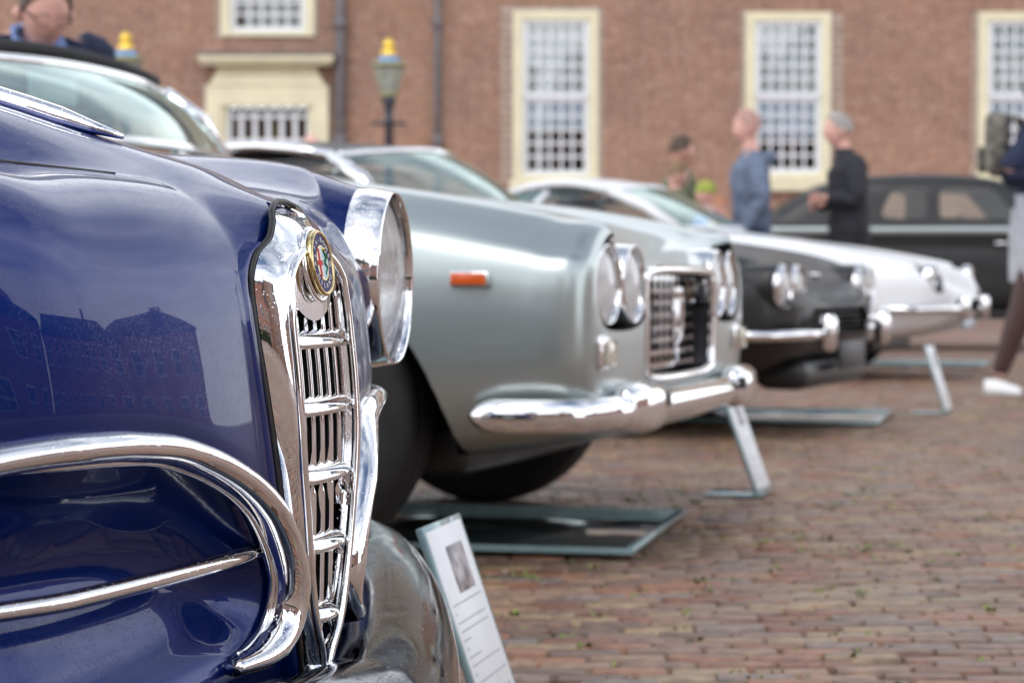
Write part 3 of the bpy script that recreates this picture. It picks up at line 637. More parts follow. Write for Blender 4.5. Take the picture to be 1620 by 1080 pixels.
bbox('underbody', DKMET, blue, -3.9, -.30, -.55, .55, .18, .24, .01); bbox('engine_bay', VOID, blue, -1.3, -.26, -.50, .50, .24, .5, .01)
# chrome loops round the intakes with their middle bar
for s in (-1, 1):
    pth = []
    arc = crom([(a, b, 0) for a, b in LOOP[19:]+LOOP[:16]], 110)
    for p in arc:
        y, z = p.x, p.y; pth.append(Vector((blue_front(y, z)+.010-.014*min(1, max(0, (abs(y)-.13)/.10)), -s*y if s > 0 else y, z)))
    n_ = len(pth)
    def rr(t): return .0125*(.35+.65*min(1, t*12))*(.55+.45*min(1, (1-t)*14))
    m = MB(); m.tube(pth, rr, 18, sx=1.0, sy=1.55, up=Vector((1, 0, 0))); lp = m.build('intake_trim', CHROME, blue)
    in2 = [Vector((q.x-.011, q.y+0, q.z)) for q in pth]
    c0 = Vector((0, s*.36, .385))
    m = MB(); m.tube([q+(Vector((0, c0.y, c0.z))-Vector((0, q.y, q.z))).normalized()*.0135 for q in in2][6:-4], .0035, 8, up=Vector((1, 0, 0))).build('inner_trim', CHROME, lp)
    ba = []
    for k in range(26):
        y = -.086-.514*k/25; ba.append(Vector((blue_front(y, .42)-.010-.006*math.sin(PI*k/25), s*abs(y), .387-.010*k/25)))
    MB().tube(ba, lambda t: .0085*(.35+.65*min(1, t*20)), 14, sx=.9, sy=1, up=Vector((1, 0, 0))).build('intake_bar', CHROME, blue)
for sg in (-1, 1):                            # bonnet shut line
    sm = []
    for f in np.linspace(-.13, -1.3, 50):
        yv = sg*(.118+.03*min(1, max(0, (-f-.13)/.4))); sm.append(Vector((f, yv, body_z(yv, f)+.0002)))
    sm = [sum(sm[max(0, i-1):i+2], Vector())/len(sm[max(0, i-1):i+2]) for i in range(len(sm))]
    MB().tube(sm, .0016, 6).build('shut_line', RUBBER, blue)
# bonnet spear
sp = []
for k in range(40):
    f = -.185-1.2*k/39; zc = body_z(0, f); sp.append(Vector((f, 0, zc+.006)))
MB().tube(sp, lambda t: .013*min(1, .25+t*16), 14, sx=1.0, sy=.75).build('bonnet_spear', CHROME, blue)
for s in (-1, 1): MB().tube([p+Vector((0, s*.026, -.010)) for p in sp[1:]], .0032, 8).build('bonnet_bead', CHROME, blue)

# shield grille
gz = [.262, .285, .315, .36, .42, .473, .529, .58, .62, .640, .655, .668, .678, .685]
wo = [.020, .030, .046, .062, .078, .088, .096, .100, .098, .086, .062, .050, .040, .026]
pxo = [484, 480, 474, 465, 452, 440, 425, 410, 403, 411, 432, 437, 436, 440]
gf = []
for z, a, px in zip(gz, wo, pxo):
    lo, hi = -.15, .15                               # depth of the outer edge that puts it on its silhouette
    for _ in range(40):
        f = (lo+hi)/2; q = bf.o+bf.u*f+bf.l*(-a); x = 810+FP*q.x/q.y
        if x < px: lo = f
        else: hi = f
    gf.append(f)
rz = [.262, .285, .315, .36, .42, .473, .529, .58, .62]
rw = [.006, .014, .036, .053, .068, .078, .081, .081, .075]
rfk = [.006, .008, .010, .011, .012, .012, .009, .004, .0]
def r_w(z): return float(interp(rz, rw, z)) if z <= .62 else float(interp([.62, .632, .642, .65], [.075, .060, .036, .004], z))
def r_f(z): return float(interp(rz+[.645, .66, .672, .685], rfk+[-.003, -.010, -.020, -.040], z))
def o_w(z): return float(interp(gz, wo, z))
def o_f(z): return float(interp(gz, gf, z))
rows = []; zs_ = np.concatenate([np.linspace(.262, .63, 74), np.linspace(.632, .685, 26)])
for z in zs_:
    w1, f1 = o_w(z), o_f(z); w0, f0 = r_w(z), r_f(z); row = []
    top = z > .645
    for s in (-1, 1):
        seg = []
        for k in range(13):
            t = k/12; w_ = w1+(w0-w1)*t; f = f1+(f0-f1)*(math.sin(t*PI/2)**.8)
            seg.append(Vector((f, s*w_, z)))
        mid = [Vector((f0, s*w0*(1-k/6), z)) for k in range(1, 7)]
        row.append(seg+mid if s < 0 else (seg+mid)[::-1][1:])
    rows.append(row[0]+row[1])
nc = len(rows[0]); tops = [Vector((p.x-.012, p.y*.6, p.z+.003)) for p in rows[-1]]
g = MB().grid(rows+[tops], skip=lambda i, j: i < len(zs_) and zs_[min(i, len(zs_)-1)] < .625 and 12 <= j < nc-13)
shield = g.build('grille_shell', CHROME, blue)
# rubber seam round the shell
outl = [Vector((o_f(z)-.003, -o_w(z)-.0025, z)) for z in zs_]; top_ = Vector((o_f(.685)-.004, 0, .6885))
MB().tube(outl+[Vector((o_f(.685)-.006, -.012, .6885)), Vector((o_f(.685)-.006, .012, .6885))]+[Vector((p.x, -p.y, p.z)) for p in outl[::-1]], .0029, 8, up=Vector((1, 0, 0))).build('rubber_seam', RUBBER, blue)
for sg in (-1, 1):                            # painted flange that meets the seam
    def bface(y, z):
        c = [p for p in P_body[int(np.argmin(np.abs(ycols-sg*abs(y))))][:96]]; zz = np.array([p.z for p in c]); ff = np.array([p.x for p in c]); zz = np.maximum.accumulate(zz); return float(np.interp(z, zz, ff))
    fl = []
    for k in range(9):
        t = k/8; e = t*t*(3-2*t); row = []
        for z in zs_[zs_ < .652]:
            y = o_w(z)+.003+.020*t; row.append(Vector(((o_f(z)-.005)*(1-e)+(bface(y, z)-.001)*e+.003*math.sin(PI*t), sg*y, z)))
        fl.append(row)
    MB().grid(fl).build('nose_flange', BLUE, blue)
# raised rim of the opening
rim = [Vector((r_f(z), -r_w(z), z)) for z in list(np.linspace(.264, .62, 40))+[.626, .632, .637, .642, .646, .649]]
rimc = rim+[Vector((p.x, -p.y, p.z)) for p in rim[::-1]]
MB().tube(rimc, .0042, 10, closed=True, up=Vector((1, 0, 0))).build('opening_rim', CHROME, shield)
inner = [[p+Vector((-.032*k, 0, 0))-Vector((0, p.y*.05*k, 0)) for p in rimc] for k in (0, .2, .4, .6)]
MB().grid(inner, cv=True).build('opening_wall', CHROME, shield)
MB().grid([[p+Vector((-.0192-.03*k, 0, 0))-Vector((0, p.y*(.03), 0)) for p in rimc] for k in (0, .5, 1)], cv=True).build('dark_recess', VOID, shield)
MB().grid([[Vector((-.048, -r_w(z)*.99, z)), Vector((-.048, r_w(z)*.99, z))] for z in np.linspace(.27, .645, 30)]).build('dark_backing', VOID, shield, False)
# apron under the badge
ap = []
for k in range(25):
    y = -.073+.146*k/24; c = 1-(y/.073)**2; zl = .614-.032*c; ap.append([Vector((-.006+.004*c-.012*(1-t)**2*0, y, zl+(.642-zl)*t)) for t in [j/6 for j in range(7)]])
apm = MB().grid(ap); apm.grid([[p[0]+Vector((-.010*k, 0, .001*k)) for p in ap] for k in range(3)]); apm.build('apron', CHROME, shield)
# horizontal blades and upright bars
for z in (.566, .507, .447, .385, .322):
    wz_ = r_w(z)-.001; path = []
    P2 = []
    for k in range(27):
        t = k/26*2-1; y = t*wz_; pr = .009*(1-abs(t)**2.2)
        base = -.026; tip = .000+pr+r_f(z)-.004
        prof = [(base, .010), (tip*.6+base*.4-.001, .008), (tip-.002, -.001), (tip, -.0048), (tip-.003, -.0080), (base, -.0105)]
        P2.append([Vector((a, y, z+b)) for a, b in prof])
    MB().grid(P2, cv=True).build('grille_blade', CHROME, shield)
nb = 6
for k in range(nb):
    yb = -.0625+.125*k/(nb-1)
    zlo = next((z for z in np.linspace(.27, .55, 60) if r_w(z) > abs(yb)+.003), .5); c = max(0, 1-(yb/.073)**2); zhi = .616-.032*c
    MB().tube([Vector((r_f(z)-.013, yb, z)) for z in np.linspace(zlo, zhi, 16)], .0034, 8, sx=.75, sy=1.1).build('grille_bar', CHROME, shield)
# lower tie piece under the shell
MB().tube([Vector((-.01, -.02, .272)), Vector((.012, 0, .262)), Vector((-.01, .02, .272))], .012, 10).build('grille_foot', CHROME, shield)

# badge
bc = Vector((.004, 0, .6335)); BM = Matrix.Translation(bc) @ Matrix.Rotation(R(-9), 4, 'Y')   # local x = outward
badge = MB().lathe([(-.006, .027), (-.003, .0295), (.0, .0300), (.0022, .0288), (.0022, .0272), (.0008, .0262)], 'X', 64, (0, 0, 0)).build('badge', mat('worn_gilt_brass', (.60, .47, .24), .22, 1., noise=.35, nscale=160, bump=.3, bscale=500, bdist=.0006), blue)
badge.matrix_local = BM
NAVY = mat('navy_enamel', (.018, .012, .12), .45, 0, .0, .03, spec=.12, noise=.1, nscale=200); ENW = mat('white_enamel', (.82, .82, .80), .45, 0, .0, .03, spec=.12, noise=.03, nscale=200)
ENR = mat('red_enamel', (.55, .015, .03), .45, 0, .0, .03, spec=.12, noise=.1, nscale=200); ENG = mat('green_enamel', (.02, .16, .07), .45, 0, .0, .03, spec=.12, noise=.2, nscale=300); ENB = mat('pale_blue_enamel', (.50, .68, .72), .45, 0, .0, .03, spec=.12, noise=.05, nscale=200)
def disc(r0, r1, x, a0=0, a1=2*PI, n=64): return MB().grid([[Vector((x, r_*math.cos(a0+(a1-a0)*k/n), r_*math.sin(a0+(a1-a0)*k/n))) for k in range(n+1)] for r_ in (r0, r1)])
disc(.0001, .0266, .0008).build('enamel_ring', NAVY, badge, False)
disc(.0152, .0159, .0013).build('gilt_circle', GOLD, badge, False)
def half(side, x, r_=.0152): 
    a0 = PI/2 if side < 0 else -PI/2; return disc(.0001, r_, x, a0, a0+PI, 32)
half(-1, .0012).build('white_field', ENW, badge, False); half(1, .0012).build('blue_field', ENB, badge, False)
cr = MB(); cr.box(.0012, .0017, -.0102, -.0062, -.0128, .0128); cr.box(.0012, .00172, -.0146, -.0010, -.0022, .0022); cr.build('red_cross', ENR, badge, False)
sn = [Vector((.0016, .0075+.0030*math.sin(k*.62), .0075-k*.00095)) for k in range(20)]
MB().tube(sn, lambda t: .0016*(1-.7*t), 8).build('serpent', ENG, badge); MB().tube([Vector((.0016, .0070, .0085)), Vector((.0018, .0050, .0110)), Vector((.0017, .0075, .0120))], .0012, 8).build('serpent_head', ENG, badge)
MB().tube([Vector((.0017, .0035, .0122)), Vector((.0017, .0095, .0128))], .0010, 6).build('crown', GOLD, badge)
def text_mesh(s, size, ext=.0002):
    c = bpy.data.curves.new('t', 'FONT'); c.body = s; c.size = size; c.extrude = ext; c.align_x = 'CENTER'; c.align_y = 'CENTER'; o = bpy.data.objects.new('t', c); COL.objects.link(o)
    bpy.context.view_layer.update(); me = bpy.data.meshes.new_from_object(o.evaluated_get(bpy.context.evaluated_depsgraph_get())); bpy.data.objects.remove(o); return me
def arc_text(s, rad, a_mid, step, top, size):
    for k, ch in enumerate(s):
        if ch == ' ': continue
        a = a_mid+(-(k-(len(s)-1)/2)*step if top else (k-(len(s)-1)/2)*step)
        me = text_mesh(ch, size); X = Matrix(((0, 0, 1, 0), (1, 0, 0, 0), (0, 1, 0, 0), (0, 0, 0, 1)))  # text x->y, y->z, z->x
        rot = (a-PI/2) if top else (a+PI/2)
        me.transform(Matrix.Translation((.0012, rad*math.cos(a), rad*math.sin(a))) @ Matrix.Rotation(rot, 4, 'X') @ X @ Matrix.Scale(1.05, 4, (1, 0, 0)))
        link('letter', me, ENW, badge, False)
arc_text('ALFA-ROMEO', .0208, PI/2, R(20.5), True, .0066); arc_text('MILANO', .0208, -PI/2, R(21), False, .0066)
MB().tube([BM @ Vector((-.006, .0310*math.cos(t), .0320*math.sin(t)-.0005)) for t in [k*2*PI/50 for k in range(50)]], .0028, 8, closed=True, up=Vector((1, 0, 0))).build('badge_seat', CHROME, shield)

# headlights of the blue car
for s in (-1, 1): 
    c = Vector((-.100, s*.585, .62)); M = Matrix.Rotation(R(4.5*s), 4, 'Z')
    rad = .1025
    b = MB().lathe([(-.040, rad*1.01), (-.034, rad*1.03), (-.020, rad*1.02), (-.006, rad*.995), (.003, rad*.978), (.006, rad*.966), (.004, rad*.952), (-.006, rad*.945), (-.018, rad*.94)], 'X', 72, c, M).build('headlight', CHROME, blue)
    MB().lathe([(-.018, rad*.94), (-.045, rad*.82), (-.068, rad*.52), (-.076, rad*.25), (-.078, .001)], 'X', 48, c, M).build('reflector', REFLECTOR, b)
    MB().lathe([(-.030, .001), (-.031, .012), (-.040, .016), (-.075, .016)], 'X', 20, c, M).build('bulb_shield', CHROME2, b)
    Pq = [(-.010+.020*(1-(k/12)**2), max(.001, rad*.945*k/12)) for k in range(13)]
    MB().lathe(Pq+[(a-.0045, r_) for a, r_ in Pq][::-1], 'X', 56, c, M).build('lens', LENS, b)
    # painted pod behind the bezel
    MB().lathe([(-.030, rad*1.0), (-.038, rad*1.035), (-.060, rad*1.10), (-.095, rad*1.22), (-.14, rad*1.33), (-.20, rad*1.36), (-.26, rad*1.30)], 'X', 56, c, M).build('headlight_pod', BLUE, blue)
# bumper: V-shaped wide blade
pl = [(0, .115), (.1, .102), (.2, .080), (.3, .054), (.4, .024), (.5, -.008), (.6, -.045), (.70, -.092), (.78, -.15), (.83, -.23), (.86, -.36)]
P3 = []
for k in range(-60, 61):
    y = .86*abs(k)/60; zd = float(interp([0, .2, .4, .6, .8, .9], [.280, .290, .302, .312, .320, .324], y))-.342; f = float(interp([a for a, b in pl], [b for a, b in pl], y)); dep = .115*(1-.5*max(0, (y-.6)/.26)) if y > .6 else .115
    sec = [(-dep, .322), (-dep*.90, .336), (-dep*.62, .342), (-dep*.30, .331), (-.012, .306), (0, .270), (-.006, .236), (-.026, .212), (-.050, .204), (-.052, .222), (-.030, .27), (-dep*.4, .315)]
    P3.append([Vector((f+a, math.copysign(y, k), z+zd)) for a, z in sec])
bump = MB().grid([[q for q in crom(r, 44, True)] for r in P3], cv=True).build('bumper', DKCHROME, blue)
pz = .245; npl = empty('number_plate', (0, 0, 0)); npl.parent = blue
bbox('plate_backing', RUBBER, npl, .128, .142, -.06, .06, .15, .222, .003); bbox('red_edge', ENR, npl, .1422, .1445, -.058, .058, .152, .220, .001); bbox('plate_face', WHITECARD, npl, .1447, .1455, -.052, .052, .157, .215, .0005)
# ------------------------------------------------------------------ the silver car
sf = Frame(.385, 5.18, 18)
silver = empty('classic_coupe', sf.o, -sf.t, 'silver-grey vintage car with paired round headlights, orange side marker and black fabric top', 'car', 'classic cars parked in a row')
def sst(x, hw, zr, zc, zb=.23, zs=.5):         # section: half-width, ridge height, centre height, sill height
    return (x, [(0, zb), (hw*.55, zb), (hw*.86, zb+.02), (hw*.975, zb+.12), (hw, zs), (hw*.985, (zs+zr)/2+.02), (hw*.93, zr-.06), (hw*.80, zr), (hw*.62, zr-.012-.3*(zr-zc)), (hw*.33, zc+.15*(zr-zc)), (0, zc)])
stn = [sst(.005, .745, .722, .615, .30, .50), sst(-.005, .765, .735, .63, .285, .50), sst(-.035, .785, .742, .65, .27, .50), sst(-.09, .795, .748, .668, .26, .50), sst(-.16, .80, .765, .70, .25), sst(-.45, .825, .815, .775, .22), sst(-.9, .83, .865, .85, .20), sst(-1.5, .83, .945, .955, .19), sst(-2.3, .83, .93, .90, .19), sst(-3.2, .82, .90, .88, .19), sst(-4.0, .76, .84, .82, .26), sst(-4.4, .66, .76, .76, .34)]
me = shell(resample(loft(stn, 34), 100), .02, -.06).mesh()
me.materials.append(SILVER)
def cut(me, c, m=None):
    if m is not None: c.materials.append(m)
    return boolean(me, c)
for s in (-1, 1):
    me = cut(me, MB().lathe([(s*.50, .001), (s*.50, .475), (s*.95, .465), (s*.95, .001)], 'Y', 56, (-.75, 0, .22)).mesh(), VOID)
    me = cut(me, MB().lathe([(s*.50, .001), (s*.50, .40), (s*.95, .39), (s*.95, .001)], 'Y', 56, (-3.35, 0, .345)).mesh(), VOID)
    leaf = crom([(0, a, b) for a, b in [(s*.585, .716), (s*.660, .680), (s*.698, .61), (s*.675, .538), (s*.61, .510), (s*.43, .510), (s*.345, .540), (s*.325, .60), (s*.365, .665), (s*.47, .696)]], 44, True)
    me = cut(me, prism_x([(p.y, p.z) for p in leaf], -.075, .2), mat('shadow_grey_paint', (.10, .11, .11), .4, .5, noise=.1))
gr = crom([(0, a, b) for a, b in [(-.33, .43), (-.335, .60), (-.29, .635), (0, .640), (.29, .635), (.335, .60), (.33, .43), (.27, .395), (0, .39), (-.27, .395)]], 60, True)
me = cut(me, prism_x([(p.y, p.z) for p in gr], -.16, .2), DKMET)
me = cut(me, bevel_box(-3.0, -1.62, -.62, .62, .45, 1.2, .05), TRIMDK)
sb = link('body', me, SILVER, silver); sharp(sb, 40)
for s in (-1, 1):
    lamp(silver, (.008, s*.600, .607), .087, yaw=3*s, bezel=.07, ch=CHROME2); lamp(silver, (.016, s*.420, .607), .087, yaw=1*s, bezel=.07, ch=CHROME2)
    fl = bbox('fog_lamp', CHROME2, silver, -.005, .022, s*.655-.040, s*.655+.040, .428, .500, .014, 3); bbox('lens', PALELENS, fl, .022, .030, s*.655-.031, s*.655+.031, .437, .491, .010, 3)
    mk = bbox('side_marker', CHROME2, silver, -.31, -.225, s*.806-.004*1, s*.806+.004*1+.012*s if s > 0 else s*.806+.004, .60, .642, .003) if False else None
for s in (-1, 1):
    a = sf.y(742, 441, -.815)
    mk = bbox('side_marker', CHROME2, silver, a.x-.042, a.x+.042, s*.812-.008, s*.812+.008, a.z-.016, a.z+.016, .005); bbox('lens', AMBER, mk, a.x-.038, a.x+.038, s*.822-.007, s*.822+.007, a.z-.0125, a.z+.0125, .004)
    M = Matrix.Identity(4)
# grille: egg-crate bars, surround, trident
gr2 = MB().tube([Vector((.016+.006*(1-abs(p.y)/.34), p.y, p.z)) for p in gr], .011, 10, closed=True, up=Vector((1, 0, 0))).build('grille_surround', CHROME2, silver)
for k in range(12):
    y = -.30+.60*k/11; MB().box(-.045, -.025, y-.006, y+.006, .40, .632).build('grille_bar', CHROME2, gr2, False)
for k in range(8):
    z = .415+.205*k/7; MB().box(-.048, -.028, -.325, .325, z-.005, z+.005).build('grille_bar', CHROME2, gr2, False)
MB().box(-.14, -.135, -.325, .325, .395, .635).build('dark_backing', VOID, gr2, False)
tr = MB(); tr.tube([Vector((.0, 0, .45)), Vector((.01, 0, .585))], .006, 8); 
for s in (-1, 1): tr.tube(crom([(.0, 0, .455), (.008, s*.030, .485), (.01, s*.036, .53), (.01, s*.026, .575)], 14), .006, 8)
tr.tube([Vector((.01, -.042, .497)), Vector((.01, .042, .497))], .005, 8)
for y in (-.026, 0, .026): tr.lathe([(.570, .001), (.572, .010), (.60, .001)], 'Z', 8, (.01, y, 0))
tr.build('trident_emblem', CHROME2, gr2)
# bumper with overriders
pb = [(-.235, .815), (-.16, .825), (-.08, .812), (-.01, .770), (.026, .70), (.042, .58), (.050, .40), (.054, .2), (.055, 0)]
pathn = crom([(f, -y, .338) for f, y in pb], 40); full = pathn+[Vector((p.x, -p.y, p.z)) for p in pathn[-2::-1]]
def bump_tube(path, ry, rz, name, par, mt, zf=lambda t: 0):
    P = []; n = len(path)
    for i, p in enumerate(path):
        t = (path[min(i+1, n-1)]-path[max(i-1, 0)]).normalized(); nn = Vector((0, 0, 1)).cross(t).normalized(); e = min(i, n-1-i)/(n-1); k = math.sqrt(min(1, .04+e*22))
        P.append([p+nn*(ry*k*math.cos(a))+Vector((0, 0, rz*k*math.sin(a)+zf(e))) for a in [2*PI*j/20 for j in range(20)]])
    m = MB().grid(P, cv=True); n0 = len(m.v); m.f.append(tuple(range(n0-20, n0))); m.f.append(tuple(range(19, -1, -1))); return m.build(name, mt, par)
sbm = bump_tube(full, .026, .036, 'bumper', silver, CHROME2)
for s in (-1, 1):
    P = []
    for k in range(13):
        t = k/12*2-1; y = s*.50+t*.120; f = float(interp([0, .3, .5, .6, .7, .785], [.055, .052, .046, .040, .026, -.03], abs(y))); e = (1-abs(t)**3.5)
        P.append([Vector((f+.004+(.040)*math.cos(a)*(.55+.45*e), y, .342+(.055*(.75+.25*e))*math.copysign(abs(math.sin(a))**.6, math.sin(a)))) for a in [2*PI*j/28 for j in range(28)]])
    m = MB().grid(P, cv=True); n0 = len(m.v); m.f.append(tuple(range(n0-28, n0))); m.f.append(tuple(range(27, -1, -1))); m.build('overrider', CHROME2, silver)
    bbox('bracket', DKMET, silver, -.05, .09, s*.40-.02, s*.40+.02, .34, .37, .005)
    wheel(silver, -.70, s*.70, .33, .175, side=s, steer=0); wheel(silver, -3.35, s*.70, .33, .175, side=s)
bbox('underbody', DKMET, silver, -4.0, -.35, -.5, .5, .18, .30, .02)
swn = cabin(silver, SILVER, (-1.48, .665, .952), (-1.62, .55, 1.145), (-2.95, .68, .93), (-2.70, .54, 1.20), crown=.06, roofmat=TOPCLOTH, ymid=.14, tmid=.04, tz=.018)
MB().tube([Vector((-1.62+.04*(1-(k/8)**2)-.035, .55*k/8, 1.176+.022*(1-(k/8)**2))) for k in range(-8, 9)], .022, 10, sy=.9).build('top_front_seam', TOPCLOTH, silver)
interior(silver, -1.66, -2.9, .66, .5, .93)
pp = sf.y(100, 138, -.05); pe = bbox('windscreen_card', WHITECARD, swn, -1.56, -1.558, -.30, -.06, 1.06, 1.13, .0005)
MB().tube([Vector((-1.45, -.25, .95)), Vector((-1.62, -.05, 1.02))], .006, 8).build('wiper', CHROME2, silver); MB().tube([Vector((-1.45, .30, .95)), Vector((-1.60, .52, 1.01))], .006, 8).build('wiper', CHROME2, silver)

# ------------------------------------------------------------------ the black car with four small headlights
kf = Frame(1.225, 8.83, 23)
blk = empty('classic_coupe', kf.o, -kf.t, 'black vintage coupe with four headlights in chrome pairs and thin split chrome bumper', 'car', 'classic cars parked in a row')
def kst(x, hw, zr, zc, zb=.24, zs=.48): return sst(x, hw, zr, zc, zb, zs)
stn = [kst(.09, .60, .555, .53, .34, .45), kst(.04, .70, .64, .60, .30, .46), kst(-.05, .765, .685, .645, .26, .47), kst(-.22, .80, .73, .71, .22), kst(-.6, .815, .785, .79, .20), kst(-1.1, .82, .83, .85, .19), kst(-1.7, .82, .88, .90, .19), kst(-2.6, .82, .90, .88, .19), kst(-3.4, .80, .86, .86, .20), kst(-4.1, .72, .78, .79, .28), kst(-4.4, .62, .70, .70, .34)]
me = shell(resample(loft(stn, 30), 70), .04, -.05).mesh(); me.materials.append(BLACKP)
for s in (-1, 1):
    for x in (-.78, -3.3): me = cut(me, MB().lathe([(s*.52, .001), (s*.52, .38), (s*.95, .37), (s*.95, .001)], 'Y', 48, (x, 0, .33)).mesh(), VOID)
me = cut(me, prism_x([(-.42, .40), (-.46, .47), (-.40, .505), (.40, .505), (.46, .47), (.42, .40)], -.05, .3), VOID)
me = cut(me, bevel_box(-3.0, -1.95, -.62, .62, .5, 1.2, .05), TRIMDK)
sharp(link('body', me, BLACKP, blk), 40)
for s in (-1, 1):
    ov = crom([(0, s*.58+a, .588+b) for a, b in [(-.165, 0), (-.13, .075), (0, .092), (.13, .075), (.165, 0), (.13, -.075), (0, -.092), (-.13, -.075)]], 40, True)
    P = [[Vector((x, s*.58+(p.y-s*.58)*k, .588+(p.z-.588)*k)) for p in ov] for x, k in ((-.10, .98), (.0, 1.0), (.045, .98), (.050, .94), (.03, .90), (.0, .88))]
    m = MB().grid(P, cv=True); n0 = len(m.v); m.f.append(tuple(range(n0-40, n0))); pod = m.build('headlight_pod', BLACKP, blk)
    lamp(blk, (.072, s*.662, .588), .080, yaw=2*s, bezel=.025, ch=CHROME2); lamp(blk, (.078, s*.498, .588), .080, bezel=.025, ch=CHROME2)
    pth = crom([(f, s*y, .405) for f, y in [(-.32, .84), (-.15, .845), (-.0, .81), (.10, .72), (.14, .58), (.155, .42)]], 26)
    bump_tube(pth, .018, .020, 'bumper', blk, CHROME2)
    tr_ = bump_tube([Vector((.158, s*y, .455)) for y in np.linspace(.28, .48, 9)], .016, .022, 'indicator', blk, CHROME2)
    wheel(blk, -.78, s*.70, .31, .165, side=s); wheel(blk, -3.3, s*.70, .31, .165, side=s)
    bb = MB().lathe([(-.07, .02), (-.05, .034), (.05, .034), (.07, .02)], 'Z', 16, (.175, s*.44, .41)).build('overrider', CHROME2, blk)
for k in range(5): MB().box(.075, .09, -.42, .42, .408+.022*k, .413+.022*k).build('grille_bar', DKMET, blk, False)
bbox('number_plate', DKMET, blk, .15, .162, -.20, .20, .26, .37, .004); bbox('bonnet_badge', CHROME2, blk, -.01, .02, -.05, .05, .628, .64, .004)
bbox('valance', BLACKP, blk, -.10, .10, -.50, .50, .19, .30, .04, 3); bbox('underbody', DKMET, blk, -3.9, -.3, -.5, .5, .17, .28, .02)
cabin(blk, BLACKP, (-1.60, .68, .895), (-1.90, .58, 1.125), (-2.95, .66, .90), (-2.80, .50, 1.12), crown=.055, ymid=.30, pr=.03)
interior(blk, -2.0, -3.0, .62, .6, .98)

# ------------------------------------------------------------------ the white fastback
wf_ = Frame(2.66, 13.5, 23)
wht = empty('classic_coupe', wf_.o, -wf_.t, 'white vintage fastback coupe with faired-in oval headlights and slim chrome bumper', 'car', 'classic cars parked in a row')
stn = [kst(.14, .48, .58, .575, .38, .50), kst(.06, .66, .665, .63, .33, .50), kst(-.06, .75, .715, .67, .28, .50), kst(-.30, .79, .765, .74, .24), kst(-.7, .81, .83, .83, .22), kst(-1.1, .81, .875, .89, .20), kst(-1.6, .81, .90, .94, .19), kst(-2.5, .81, .91, .92, .19), kst(-3.3, .79, .86, .86, .20), kst(-3.8, .70, .78, .78, .28), kst(-4.0, .60, .70, .70, .34)]
me = shell(resample(loft(stn, 30), 70), .05, -.05).mesh(); me.materials.append(WHITEP)
for s in (-1, 1):
    for x in (-.80, -3.05): me = cut(me, MB().lathe([(s*.52, .001), (s*.52, .37), (s*.95, .36), (s*.95, .001)], 'Y', 48, (x, 0, .33)).mesh(), VOID)
    ov = crom([(0, s*.56+a, .625+b) for a, b in [(-.085, 0), (-.06, .07), (0, .095), (.06, .07), (.085, 0), (.06, -.07), (0, -.095), (-.06, -.07)]], 32, True); me = cut(me, prism_x([(p.y, p.z) for p in ov], -.05, .3), DKMET)
me = cut(me, prism_x([(-.30, .42), (-.34, .455), (-.30, .49), (.30, .49), (.34, .455), (.30, .42)], .0, .4), VOID)
me = cut(me, bevel_box(-2.7, -1.75, -.60, .60, .5, 1.2, .05), TRIMDK)
sharp(link('body', me, WHITEP, wht), 40)
for s in (-1, 1):
    lamp(wht, (.075, s*.56, .622), .080, bezel=.05, ch=CHROME2)
    pth = crom([(f, s*y, .435) for f, y in [(-.20, .80), (-.05, .79), (.06, .72), (.14, .58), (.18, .38), (.195, .20)]], 26); bump_tube(pth, .018, .022, 'bumper', wht, CHROME2)
    MB().lathe([(-.075, .015), (-.06, .034), (.06, .034), (.075, .015)], 'Z', 16, (.205, s*.30, .44)).build('overrider', CHROME2, wht)
    wheel(wht, -.80, s*.68, .31, .165, side=s); wheel(wht, -3.05, s*.68, .31, .165, side=s)
bbox('number_plate', mat('pale_plate', (.42, .50, .55), .3, noise=.1), wht, .16, .175, -.17, .17, .31, .37, .004); bbox('underbody', DKMET, wht, -3.6, -.3, -.5, .5, .17, .30, .02)
cabin(wht, WHITEP, (-1.50, .68, .93), (-1.98, .54, 1.165), (-3.3, .66, .90), (-2.70, .48, 1.17), crown=.06, pil=WHITEP, ymid=.16, pr=.032)
interior(wht, -1.95, -2.8, .6, .6, .98)

# ------------------------------------------------------------------ black saloon far behind
df = Frame(6.55, 20.2, 2)
dk = empty('vintage_saloon', df.o, -df.t, 'black vintage saloon standing side-on in front of the brick building, pale strip along its waist', 'car')
stn = [(.05, [(0, .42), (.3, .42), (.42, .5), (.44, .62), (.40, .80), (.3, .90), (0, .93)]), (-.3, [(0, .36), (.5, .36), (.62, .45), (.64, .62), (.55, .84), (.38, .97), (0, 1.0)]), (-1.0, [(0, .28), (.6, .28), (.74, .4), (.76, .62), (.66, .86), (.48, 1.02), (0, 1.06)]), (-1.45, [(0, .26), (.62, .26), (.80, .4), (.82, .66), (.78, .9), (.72, 1.06), (0, 1.09)]), (-2.4, [(0, .26), (.62, .26), (.82, .4), (.84, .66), (.82, .9), (.76, 1.07), (0, 1.10)]), (-3.6, [(0, .26), (.62, .26), (.82, .4), (.84, .66), (.81, .9), (.74, 1.06), (0, 1.09)]), (-4.3, [(0, .30), (.6, .3), (.76, .42), (.78, .62), (.72, .84), (.6, .98), (0, 1.0)]), (-4.75, [(0, .40), (.4, .40), (.56, .5), (.58, .62), (.5, .74), (.4, .80), (0, .82)])]
me = shell(resample(loft(stn, 26), 50), .04, -.06).mesh(); me.materials.append(BLACKP)
for s in (-1, 1):
    for x in (-.72, -3.75): me = cut(me, MB().lathe([(s*.5, .001), (s*.5, .40), (s*.99, .40), (s*.99, .001)], 'Y', 40, (x, 0, .35)).mesh(), VOID)
